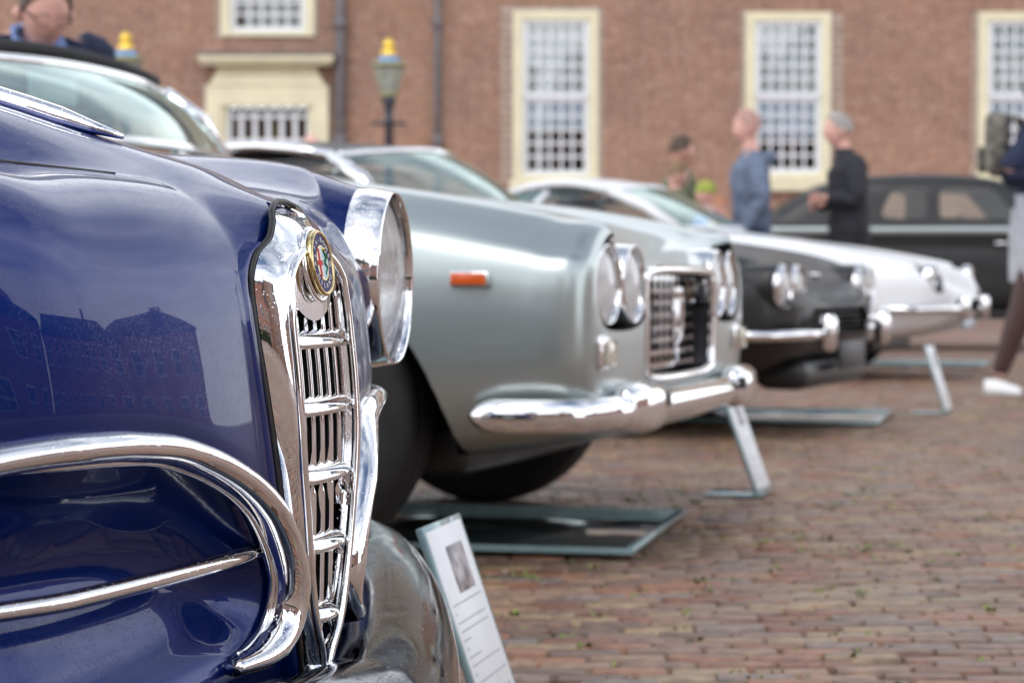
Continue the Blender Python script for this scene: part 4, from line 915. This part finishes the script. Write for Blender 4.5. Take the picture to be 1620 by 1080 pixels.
me = cut(me, bevel_box(-3.6, -1.6, -.64, .64, .5, 1.4, .05), TRIMDK)
sharp(link('body', me, BLACKP, dk), 40)
def gsec(x, k, zt): return (x, [(0, 1.0), (.5*k, 1.0), (.69*k, 1.01), (.735*k, 1.07), (.72*k, 1.15), (.66*k, 1.07+(zt-1.07)*.72), (.56*k, 1.07+(zt-1.07)*.92), (.35*k, zt-.012), (0, zt)])
gm = shell(resample(loft([gsec(-1.62, .93, 1.10), gsec(-1.75, .96, 1.22), gsec(-1.92, .98, 1.40), gsec(-2.10, 1.0, 1.52), gsec(-2.5, 1.0, 1.575), gsec(-3.2, 1.0, 1.57), gsec(-3.65, .97, 1.50), gsec(-4.0, .92, 1.34), gsec(-4.25, .86, 1.14), gsec(-4.35, .8, 1.08)], 28), 60), .02, -.02).mesh(); gm.materials.append(BLACKP)
def prism_y(outline, y0, y1):
    m = MB(); n = len(outline); m.add([(a, y0, b) for a, b in outline]+[(a, y1, b) for a, b in outline], [tuple(range(n)), tuple(range(2*n-1, n-1, -1))]+[(k, (k+1) % n, n+(k+1) % n, n+k) for k in range(n)]); return m.mesh()
def rrect(pts, k=30): return [(p.x, p.y) for p in crom([(a, b, 0) for a, b in pts], k, True)]
w1 = rrect([(-2.62, 1.16), (-2.68, 1.20), (-2.68, 1.38), (-2.62, 1.43), (-2.30, 1.43), (-2.20, 1.40), (-2.02, 1.20), (-2.04, 1.155)]); w2 = rrect([(-3.12, 1.16), (-3.20, 1.20), (-3.13, 1.36), (-3.02, 1.43), (-2.84, 1.43), (-2.80, 1.39), (-2.80, 1.19), (-2.85, 1.155)])
for w_ in (w1, w2): gm = cut(gm, prism_y(w_, -1, 1), TRIMDK)
gm = cut(gm, prism_x(rrect([(-.50, 1.16), (-.46, 1.38), (-.3, 1.44), (.3, 1.44), (.46, 1.38), (.50, 1.16), (.4, 1.13), (-.4, 1.13)]), -2.2, -1.2), TRIMDK); gm = cut(gm, prism_x(rrect([(-.30, 1.24), (-.24, 1.40), (.24, 1.40), (.30, 1.24)]), -4.6, -3.2), TRIMDK)
sharp(link('roof', gm, BLACKP, dk), 40)
for s in (-1, 1):
    for w_ in (w1, w2): MB().add([(a, s*(.70-.03*(b-1.1)/.3), b) for a, b in w_], [tuple(range(len(w_)))]).build('side_window', SIDEGL, dk, False)
MB().grid([[(-1.72, y, 1.13), (-1.98, y, 1.45)] for y in (-.5, .5)]).build('windscreen', GLASS, dk)
interior(dk, -1.9, -3.5, .62, .6, 1.10)
for s in (-1, 1):
    MB().tube([Vector((x, s*(.845 if x < -1.5 else .845-.25*(x+1.5)/1.4), 1.045-.03*max(0, (x+1.5)/1.4))) for x in np.linspace(-4.3, -.3, 30)], .035, 8, sx=.4, sy=1).build('waist_strip', SILVER, dk)
    wheel(dk, -.72, s*.72, .35, .15, side=s, cap=CHROME2); wheel(dk, -3.75, s*.72, .35, .15, side=s)
    for x in (-.72, -3.75):
        P = [[Vector((x+.50*math.cos(a)*(1 if k else 1), s*(.62+.25*k/4*(1-.15*(k/4)**3)), .33+(.50+.05*math.sin(PI*k/4))*max(0, math.sin(a)) )) for a in [PI*j/20 for j in range(21)]] for k in range(5)]
        MB().grid(P).build('mudguard', BLACKP, dk)
    lamp(dk, (.0, s*.50, .82), .10, bezel=.08, ch=CHROME2); bbox('running_board', BLACKP, dk, -3.3, -1.2, s*.80-.08, s*.80+.08, .28, .33, .01)
    MB().tube([Vector((-1.55, s*.82, 1.12)), Vector((-1.52, s*.98, 1.18))], .010, 8).build('mirror_arm', CHROME2, dk); MB().lathe([(-.02, .001), (-.01, .06), (.02, .07), (.02, .001)], 'X', 18, (-1.5, s*1.0, 1.19)).build('wing_mirror', CHROME2, dk)
    MB().tube([Vector((-2.1, s*.87, .93)), Vector((-2.22, s*.87, .93))], .014, 8).build('door_handle', CHROME2, dk)
bump_tube(crom([(-.1, -.86, .45), (.12, -.6, .45), (.16, 0, .45), (.12, .6, .45), (-.1, .86, .45)], 30), .02, .04, 'bumper', dk, CHROME2)
bbox('radiator_grille', CHROME2, dk, .06, .12, -.24, .24, .45, .92, .05, 3)

# ------------------------------------------------------------------ glass sheets under the cars, information stands
def sheet(name, corner, w_, l_, deg, label):
    e = empty(name, (corner[0], corner[1], .012), -R(deg), label, 'sheet', 'dark glass sheets under the cars')
    bbox('sheet', PLATEGL, e, -l_+.02, -.02, .02, w_-.02, .0, .010, .002)
    for a in ((-l_, 0, 0, .02), (-l_, 0, w_-.02, w_), (-.02, 0, .0201, w_-.0201), (-l_, -l_+.02, .0201, w_-.0201)): bbox('edge_strip', ACRYL, e, *a[:2], *a[2:], -.001, .013, .002)
    return e
a = onground(1000, 886); b = onground(1086, 820); ang = -math.degrees(math.atan2((b-a).x, (b-a).y)); sheet('glass_sheet', a, (b-a).length, 1.7, -ang, 'dark glass sheet with pale edges on the paving below the silver-grey car')
a = onground(1385, 676); b = onground(1408, 655); sheet('glass_sheet', a, .85, 1.5, 16, 'dark glass sheet on the paving below the black coupe')
a = onground(1552, 582); sheet('glass_sheet', a, .7, 1.5, 20, 'dark glass sheet on the paving below the white coupe')
def stand(top, deg, Lp, label, width=.17, lean=24, lines=True):
    """slanting acrylic stand; top = highest corner nearest the viewer"""
    z1 = top.z; sl = R(lean); base = top+Vector((math.cos(R(deg)), -math.sin(R(deg)), 0))*(z1*math.tan(sl)); 
    e = empty('information_stand', (base.x, base.y, .004), -R(deg), label, 'sign', 'information stands in front of the cars')
    h = z1/math.cos(sl); M = Matrix.Rotation(-sl, 4, 'Y')
    bbox('panel', ACRYL, e, -.005, .005, 0, width, .0, h, .001, 1, M); bbox('card', WHITECARD, e, .0052, .0062, .004, width-.012, .02, h-.008, .0002, 1, M)
    bbox('foot', ACRYL, e, -.16, -.004, 0, width, .0, .006, .001, 1)
    if lines:
        bbox('photo', PHOTO, e, .0063, .0067, width*.35, width-.045, h*.66, h*.88, .0001, 1, M)
        t = MB()
        rr_ = random.Random(3)
        for k in range(13):
            zz = h*(.62-.040*k); y = .018
            while y < width-.035:
                wl = rr_.uniform(.005, .014); t.box(.0063, .0065, y, y+wl, zz, zz+.0016, M); y += wl+.003
                if rr_.random() < .06: break
        t.build('print', INK, e, False)['kind'] = 'stuff'
    return e
stand(at(722, 816, 3.08)-Vector((math.sin(R(13)), math.cos(R(13)), 0))*.20, 13, .33, 'white information stand with a photo and print, right beside the blue bumper', lean=19, width=.20)
stand(at(1140, 622, 6.15), 20, .33, 'white information stand leaning in front of the silver-grey car', lean=20)
stand(at(1463, 548, 9.9), 22, .33, 'white information stand leaning in front of the white coupe, farthest of the stands', lean=17)
# ------------------------------------------------------------------ street lamps
def street_lamp(px, ptop, Y, label):
    p = at(px, ptop, Y); e = empty('street_lamp', (p.x, Y, 0), 0, label, 'lamp', 'lamps with gilded crowns before the building'); zt = p.z; g = zt-.72
    MB().lathe([(0, .20), (.06, .20), (.10, .14), (.5, .12), (.55, .08), (1.2, .065), (1.25, .085), (1.3, .06), (g-.35, .05), (g-.32, .08), (g-.28, .05), (g-.12, .06), (g-.06, .10), (g-.02, .08), (g, .08)], 'Z', 18).build('post', POST, e)
    MB().tube([Vector((-.22, 0, g-.34)), Vector((.22, 0, g-.34))], .02, 8).build('ladder_bar', POST, e)
    MB().lathe([(g, .10), (g+.04, .115), (g+.05, .10)], 'Z', 8).build('lantern_base', OLIVE, e)
    gl = MB().lathe([(g+.05, .10), (g+.36, .19)], 'Z', 6).build('lantern_glass', LANTGL, e, False)
    for k in range(6):
        a = PI/3*k; MB().tube([Vector((.10*math.cos(a), .10*math.sin(a), g+.05)), Vector((.192*math.cos(a), .192*math.sin(a), g+.36))], .010, 6).build('glazing_bar', OLIVE, gl)
    MB().lathe([(g+.36, .19), (g+.37, .235), (g+.40, .225), (g+.42, .15)], 'Z', 18).build('lantern_roof', OLIVE, e)
    MB().lathe([(g+.42, .15), (g+.43, .14), (g+.48, .12), (g+.49, .10)], 'Z', 18).build('blue_collar', PALEBLUE, e)
    MB().lathe([(g+.49, .08), (g+.52, .085), (g+.55, .075), (g+.58, .045), (g+.60, .065), (g+.64, .075), (g+.68, .05), (g+.70, .03), (g+.72, .001)], 'Z', 18).build('gilded_crown', GOLD, e)
    for k in range(6): MB().lathe([(g+.5, .01), (g+.53, .028), (g+.56, .01)], 'Z', 8, (.075*math.cos(PI/3*k), .075*math.sin(PI/3*k), 0)).build('gilded_leaf', GOLD, e)
street_lamp(615, 60, 27.0, 'lamp post with gilded crown in the open between the drainpipes')
street_lamp(199, 50, 26.0, 'lamp post with gilded crown half hidden by the man in the navy coat')

# ------------------------------------------------------------------ people
SKIN = mat('skin', (.55, .30, .22), .5, noise=.1, nscale=20); SKINP = mat('pink_skin', (.66, .36, .29), .5, noise=.1, nscale=20)
def cloth(name, c): return mat(name, c, .85, noise=.22, nscale=9, bump=.4, bscale=60, bdist=.004)
def skin_body(joints, edges, root, sub=2):
    me = bpy.data.meshes.new('skin'); me.from_pydata([j[:3] for j in joints], edges, []); me.update()
    o = bpy.data.objects.new('skin', me); COL.objects.link(o); m = o.modifiers.new('s', 'SKIN'); m.use_smooth_shade = True
    o.modifiers.new('u', 'SUBSURF').levels = sub
    for i, j in enumerate(joints):
        d = me.skin_vertices[0].data[i]; d.radius = (j[3], j[4] if len(j) > 4 else j[3]); d.use_root = (i == root)
    bpy.context.view_layer.update(); r = bpy.data.meshes.new_from_object(o.evaluated_get(bpy.context.evaluated_depsgraph_get())); bpy.data.objects.remove(o); return r
def head_mesh(m, c, fwd, s=1.0, down=0.):
    """head with brow, nose, chin and ears; fwd = facing direction, down = nod in radians"""
    fwd = Vector(fwd).normalized(); side = Vector((0, 0, 1)).cross(fwd); fw = fwd*math.cos(down)-Vector((0, 0, 1))*math.sin(down); up = fw.cross(side)
    P = []
    for i in range(15):
        ph = PI*i/14; row = []
        for j in range(20):
            th = 2*PI*j/20; x = math.sin(ph)*math.cos(th); y = math.sin(ph)*math.sin(th); z = math.cos(ph)
            fx = x*.098; sy = y*.077*(1-.28*max(0, -z)); fx *= (1-.10*max(0, -z)) if x < 0 else 1
            if x < 0 and z < -.2: fx *= .72
            if x > .75 and abs(y) < .4: fx += .022*max(0, 1-abs(z+.12)/.25)*(1-abs(y)/.4)+.010*max(0, 1-abs(z+.80)/.3)-.012*max(0, 1-abs(z-.12)/.14)*(1 if abs(y) > .15 else 0)
            row.append(Vector(c)+(fw*fx+side*sy+up*(z*.122))*s)
        P.append(row)
    m.grid(P, cv=True)
    for q in (-1, 1): m.lathe([(-.012, .001), (-.010, .02), (.0, .026), (.012, .018), (.013, .001)], 'X', 10, tuple(Vector(c)+(side*q*.080+up*-.01-fw*.008)*s), None)
    return fw, side, up
def person(loc, rz, label, pose, skin=SKIN, top=None, low=None, shoe=None, hair=None, s=1.0, hairlen=0, facing=None, extras=None, grp=None, sleeve=True, legs=True):
    """pose: joint dictionary in metres, figure facing +x, z up"""
    e = empty('person', loc, rz, label, 'person', grp)
    J = dict(pel=(0, 0, .95), waist=(0, 0, 1.10), chest=(.01, 0, 1.30), neck=(0, 0, 1.46), head=(.02, 0, 1.60), nod=0., shL=(0, .18, 1.40), shR=(0, -.18, 1.40), elL=(-.03, .25, 1.13), elR=(-.03, -.25, 1.13), haL=(.06, .24, .90), haR=(.06, -.24, .90), hiL=(0, .09, .90), hiR=(0, -.09, .90), knL=(.03, .10, .50), knR=(.0, -.10, .50), anL=(-.02, .10, .09), anR=(-.02, -.10, .09))
    J.update(pose); v = {k: Vector(a)*s if not isinstance(a, float) else a for k, a in J.items()}
    def g(k, r1, r2=None): return (*v[k], r1*s, (r2 or r1)*s)
    # one continuous body
    js = [g('pel', .11, .14), g('waist', .10, .13), g('chest', .11, .155), g('neck', .055), (*(v['neck']+(v['head']-v['neck'])*.75), .055*s, .055*s)]; ed = [(0, 1), (1, 2), (2, 3), (3, 4)]
    for a, b, c in (('shL', 'elL', 'haL'), ('shR', 'elR', 'haR')):
        n0 = len(js); js += [g(a, .058), g(b, .042), g(c, .030)]; ed += [(2, n0), (n0, n0+1), (n0+1, n0+2)]
    for a, b, c in (('hiL', 'knL', 'anL'), ('hiR', 'knR', 'anR')):
        n0 = len(js); js += [g(a, .088), g(b, .058), (*(v[b].lerp(v[c], .35)), .056*s), g(c, .037)]; ed += [(0, n0), (n0, n0+1), (n0+1, n0+2), (n0+2, n0+3)]
    bme = skin_body(js, ed, 0); mb = MB(); mb.v = [tuple(q.co) for q in bme.vertices]; mb.f = [tuple(p.vertices) for p in bme.polygons]
    fd = Vector(facing) if facing else Vector((1, 0, 0)); fw, sd, up = head_mesh(mb, v['head'], fd, s, v['nod'])
    for a, b in (('haL', 'elL'), ('haR', 'elR')):       # hands: palm, four fingers, thumb
        d = (v[a]-v[b]).normalized(); q = d.cross(Vector((1, 0, 0.01))).normalized(); pm = v[a]+d*.05*s
        mb.tube([v[a]-d*.01*s, v[a]+d*.03*s, v[a]+d*.085*s], lambda t: (.026+.010*math.sin(PI*t))*s, 10, sx=1.1, sy=.6)
        for f_ in range(4):
            o_ = q*(f_-1.5)*.018*s; l_ = (.068, .078, .074, .058)[f_]*s; r0 = v[a]+d*.08*s+o_; mb.tube([r0, r0+d*l_*.55, r0+d*l_*.95+Vector((.014, 0, 0))*s], .0085*s, 6)
        r0 = v[a]+d*.025*s+q*-.028*s; mb.tube([r0, r0+(d-q*.8)*.028*s, r0+(d*1.6-q*.9)*.035*s], .010*s, 6)
    bo = mb.build('body', skin, e)
    def ell(c, rx, ry, n=24): return [Vector((c.x+rx*s*math.cos(2*PI*k/n), c.y+ry*s*math.sin(2*PI*k/n), c.z)) for k in range(n)]
    if top:
        shm = (v['shL']+v['shR'])/2; hem = v['pel']+Vector((0, 0, -.10))*s; hw = abs(v['shL'].y)/s
        rows_ = [ell(hem, .125, .165), ell(hem+Vector((0, 0, .004)), .140, .182), ell(v['pel'].lerp(v['waist'], .2), .142, .185), ell(v['waist'], .130, .172), ell(v['chest']+Vector((0, 0, -.06))*s, .138, .188), ell(v['chest']+Vector((0, 0, .05))*s, .135, hw+.025), ell(shm+Vector((0, 0, .015))*s, .105, hw+.02), ell(shm.lerp(v['neck'], .55)+Vector((0, 0, .02))*s, .085, .125), ell(v['neck']+Vector((0, 0, .0))*s, .070, .075), ell(v['neck']+Vector((.01, 0, .03))*s, .062, .066)]
        cols_ = [crom([r_[k] for r_ in rows_], 34) for k in range(24)]; g_ = MB().grid([[cols_[k][i]+Vector((.006*math.sin(i*1.3+k), .004*math.sin(i*.9+2*k), 0)) for k in range(24)] for i in range(34)], cv=True)
        for a, b, c in (('shL', 'elL', 'haL'), ('shR', 'elR', 'haR')):
            end = v[c].lerp(v[b], .06 if sleeve else .55); sg = 1 if v[a].y > 0 else -1
            pth = crom([v[a]+Vector((0, -sg*.05, .0))*s, v[a]+Vector((0, sg*.012, -.02))*s, v[a].lerp(v[b], .5)+Vector((0, sg*.012, 0)), v[b], v[b].lerp(end, .5), end], 26)
            g_.tube(pth, lambda t: (.078-.030*t+.004*math.sin(t*40))*s*(min(1, .75+t*3)), 14)
        g_.build('jacket' if sleeve else 'shirt', top, e)
    if low:
        g_ = MB(); rows_ = [ell(v['waist']+Vector((0, 0, -.03)), .115, .15), ell(v['pel'], .130, .172), ell(v['pel']+Vector((0, 0, -.10))*s, .125, .170), ell(v['pel']+Vector((0, 0, -.15))*s, .07, .10)]; g_.grid(rows_, cv=True)
        for a, b, c in (('hiL', 'knL', 'anL'), ('hiR', 'knR', 'anR')):
            pth = crom([v[a]+Vector((0, 0, .05))*s, v[a]+Vector((0, 0, -.1))*s, v[b], v[b].lerp(v[c], .5), v[c].lerp(v[b], .05)], 26)
            g_.tube(pth, lambda t: (.104-.045*t+.004*math.sin(t*30))*s, 16)
        g_.build('trousers', low, e)
    for c in ('anL', 'anR'):
        q = v[c]; P = []
        for k in range(8):
            t = k/10; x = -.075+.275*t; wd = .036+.014*math.sin(PI*min(1, t*1.1))-.02*max(0, t-.85)/.15; hh = .085-.045*min(1, max(0, t-.25)/.45)-.03*max(0, (t-.85)/.15); 
            P.append([Vector((q.x+x*s, q.y+wd*s*math.cos(a), max(.0, (q.z-.09*s)+(.0+hh*max(0, math.sin(a)))*s))) for a in [2*PI*j/14 for j in range(14)]])
        m = MB().grid(P, cv=True); n0 = len(m.v); m.f.append(tuple(range(n0-14, n0))); m.f.append(tuple(range(13, -1, -1))); m.build('shoe', shoe or RUBBER, e)
    if hair:
        P = []; c = v['head']
        for i in range(9):
            ph = PI*.52*i/8; row = []
            for j in range(20):
                th = 2*PI*j/20; front = max(0, math.cos(th)); p2 = ph*(1-.60*front)+(.25*hairlen*max(0, -math.cos(th))*i/8)
                row.append(c+(fw*(math.sin(p2)*math.cos(th)*.106)+sd*(math.sin(p2)*math.sin(th)*.087)+up*(math.cos(p2)*.134+.002))*s)
            P.append(row)
        MB().grid(P, cv=True).build('hair', hair, e)
    if extras: extras(e, v, s, fw, sd, up)
    return e
NAVYC = cloth('navy_wool', (.012, .018, .05)); DARKJ = cloth('charcoal_jacket', (.02, .021, .027)); GREYB = cloth('blue_grey_sweater', (.13, .165, .24)); CAMO = mat('camouflage_cloth', (.1, .12, .06), .85, ramp=((.03, .09, .05), (.22, .20, .12)), nscale=14, bump=.3, bscale=60)
JEANS = cloth('dark_jeans', (.03, .045, .09)); LGREY = cloth('light_grey_knit', (.42, .43, .47)); YEL = cloth('yellow_cloth', (.75, .62, .04)); BLUEC = cloth('bright_blue_cloth', (.06, .16, .55)); BROWNH = mat('brown_hair', (.06, .035, .02), .6, noise=.4, nscale=40); GREYH = mat('grey_hair', (.30, .28, .26), .6, noise=.3, nscale=40); BLONDH = mat('light_brown_hair', (.20, .12, .06), .6, noise=.4, nscale=40); STUB = mat('shaved_hair', (.40, .23, .19), .6, noise=.2, nscale=60)
SHIRTB = cloth('pale_blue_shirt', (.28, .42, .78)); TIGHTS = mat('sheer_dark_tights', (.065, .032, .03), .6, noise=.15, nscale=30); WSHOE = mat('white_trainer', (.82, .82, .82), .5, noise=.04, nscale=20)
# man in the navy coat leaning over, top left
def ex1(e, v, s, fw, sd, up):
    c = v['neck']; P = []
    for q in (-1, 1): MB().add([c+Vector((.02, 0, -.02)), c+Vector((.085, q*.02, -.10)), c+Vector((.075, q*.095, -.045)), c+Vector((.0, q*.085, .035)), c+Vector((-.03, q*.03, .05))], [(0, 1, 2, 3, 4)]).build('shirt_collar', SHIRTB, e)
    MB().tube([c+Vector((.060, 0, -.03)), c+Vector((.115, 0, -.14)), c+Vector((.12, 0, -.26))], .045, 8, sx=1.2, sy=.5).build('shirt_front', SHIRTB, e)
    g_ = MB(); h = v['head']
    for q in (-1, 1): g_.tube([h+(fw*.098+sd*(q*.033+.026*math.cos(a))+up*(.012+.020*math.sin(a)))*s for a in [2*PI*k/16 for k in range(16)]], .0016, 6, closed=True, up=fw); g_.tube([h+(fw*.096+sd*q*.06+up*.016)*s, h+(fw*.0+sd*q*.085+up*.016)*s], .003, 6)
    g_.build('glasses', RUBBER, e)
p = at(24, 12, 7.3)
person((p.x, p.y+.18, 0), R(-62), 'man in navy coat and pale blue shirt looking down behind the car with black top', dict(head=(.21, .0, 1.475), neck=(.09, 0, 1.405), chest=(.03, 0, 1.27), shL=(.0, .22, 1.375), shR=(.0, -.22, 1.375), nod=.5), SKINP, NAVYC, JEANS, hair=BROWNH, s=1.02, extras=ex1)
p = at(1185, 184, 15.8)
person((p.x+.02, p.y, 0), R(182), 'man with shaved head in a blue-grey hooded sweater facing left', dict(head=(.03, 0, 1.60*1.03), nod=.18, haL=(.10, .22, .92), haR=(.05, -.22, .88)), SKINP, GREYB, JEANS, hair=STUB, s=1.035, extras=lambda e, v, s, fw, sd, up: MB().lathe([(-.05, .06), (-.03, .10), (.02, .115), (.05, .09)], 'Z', 18, tuple(v['neck']+Vector((-.07, 0, -.03)))).build('hood', GREYB, e))
p = at(1335, 184, 15.8)
person((p.x+.04, p.y, 0), R(186), 'grey-haired man in a charcoal jacket facing left with his hands in front', dict(head=(.08, 0, 1.635), neck=(.03, 0, 1.48), nod=.1, elL=(.02, .26, 1.15), elR=(.02, -.26, 1.15), haL=(.17, .12, 1.16), haR=(.18, -.08, 1.12)), SKINP, DARKJ, cloth('black_trousers', (.015, .015, .018)), hair=GREYH, s=1.03)
p = at(1078, 214, 17.0)
person((p.x-.02, p.y, 0), R(6), 'dark-haired man in a green camouflage jacket facing right', dict(nod=.12), SKIN, CAMO, JEANS, hair=BROWNH, s=1.0)
p = at(1067, 262, 16.2)
person((p.x, p.y, 0), R(10), 'light-brown-haired child in front of the camouflage jacket', dict(nod=.25), SKINP, CAMO, JEANS, hair=BLONDH, s=.86)
p = at(1088, 290, 16.0)
person((p.x, 16.5, 0), R(160), 'child in a yellow top standing beside the camouflage jacket', dict(nod=.3), SKIN, YEL, JEANS, hair=BROWNH, s=.80) if False else None
p = at(1120, 312, 15.6)
def cap(mt): return lambda e, v, s, fw, sd, up: (MB().lathe([(0, .098*s), (.05*s, .10*s), (.10*s, .07*s), (.125*s, .001)], 'Z', 18, tuple(v['head']+Vector((0, 0, .03*s)))).build('cap', mt, e), MB().add([v['head']+(fw*.09+sd*.06+up*.035)*s, v['head']+(fw*.17+sd*.04+up*.03)*s, v['head']+(fw*.17-sd*.04+up*.03)*s, v['head']+(fw*.09-sd*.06+up*.035)*s], [(0, 1, 2, 3)]).build('cap_brim', mt, e))
person((p.x, p.y, 0), R(170), 'small child in a yellow-green cap bending between the coupe and the men', dict(nod=.4), SKINP, BLUEC, JEANS, hair=None, s=.755, extras=cap(cloth('lime_cloth', (.30, .33, .06))))
p = at(1140, 330, 15.4)
person((p.x, p.y, 0), R(150), 'small child with reddish hair right of the yellow-green cap', dict(nod=.4), SKINP, cloth('rust_cloth', (.42, .16, .09)), JEANS, hair=mat('red_hair', (.35, .15, .08), .6, noise=.3, nscale=40), s=.70)
p = at(492, 208, 18.0)
person((p.x, p.y, 0), R(-80), 'bald man whose head shows above the black roof', dict(nod=.3), mat('bald_pink_skin', (.72, .40, .33), .45, noise=.08), cloth('brown_coat', (.10, .07, .05)), JEANS, s=1.045)
# woman at the right edge
def ex2(e, v, s, fw, sd, up):
    P = []
    for z, rx, ry in ((1.06, .135, .175), (.98, .150, .195), (.86, .155, .195), (.72, .150, .185), (.62, .150, .18), (.60, .146, .176)):
        P.append([Vector((rx*math.cos(a)+.012*math.cos(3*a+z*9)*.5, ry*math.sin(a), z)) for a in [2*PI*k/32 for k in range(32)]])
    MB().grid(P, cv=True).build('skirt', LGREY, e)
p = at(1618, 622, 11.6)
wom = person((p.x-.02+.10, p.y, 0), R(-16), 'woman in navy jacket, light grey skirt, dark tights and white trainers at the right edge', dict(elL=(-.16, .30, 1.18), haL=(.04, .20, 1.12), elR=(-.14, -.28, 1.17), haR=(.04, -.18, 1.12), anR=(-.20, -.07, .09), anL=(.10, .10, .09), knR=(-.07, -.09, .49), knL=(.08, .09, .49), pel=(0, 0, .98)), SKINP, NAVYC, None, WSHOE, BROWNH, s=1.0, hairlen=0, extras=ex2)
for s_ in (-1, 1):
    k1, k2 = ((-.07, -.09, .49), (-.20, -.07, .10)) if s_ < 0 else ((.08, .09, .49), (.10, .10, .10))
    link('tights', skin_body([(0, s_*.08, .80, .10), (*k1, .074), (*(Vector(k1).lerp(Vector(k2), .35)), .070), (*k2, .047)], [(0, 1), (1, 2), (2, 3)], 0), TIGHTS, wom)
bk = empty('backpack', (p.x-.10, p.y+.02, 1.08), R(-16), 'worn grey-brown backpack on the back of the woman in navy', 'backpack')
BAG = mat('worn_canvas', (.13, .12, .11), .85, ramp=((.03, .03, .03), (.26, .24, .20)), nscale=16, bump=.5, bscale=40)
bbox('pack', BAG, bk, -.10, .02, -.13, .13, .08, .42, .05, 4); bbox('front_pocket', BAG, bk, -.14, -.095, -.09, .09, .10, .24, .03, 3)
for s_ in (-1, 1): MB().tube(crom([(.01, s_*.09, .40), (.12, s_*.10, .36), (.16, s_*.12, .20), (.02, s_*.11, .03)], 14), .014, 8, sy=.5).build('strap', BAG, bk)
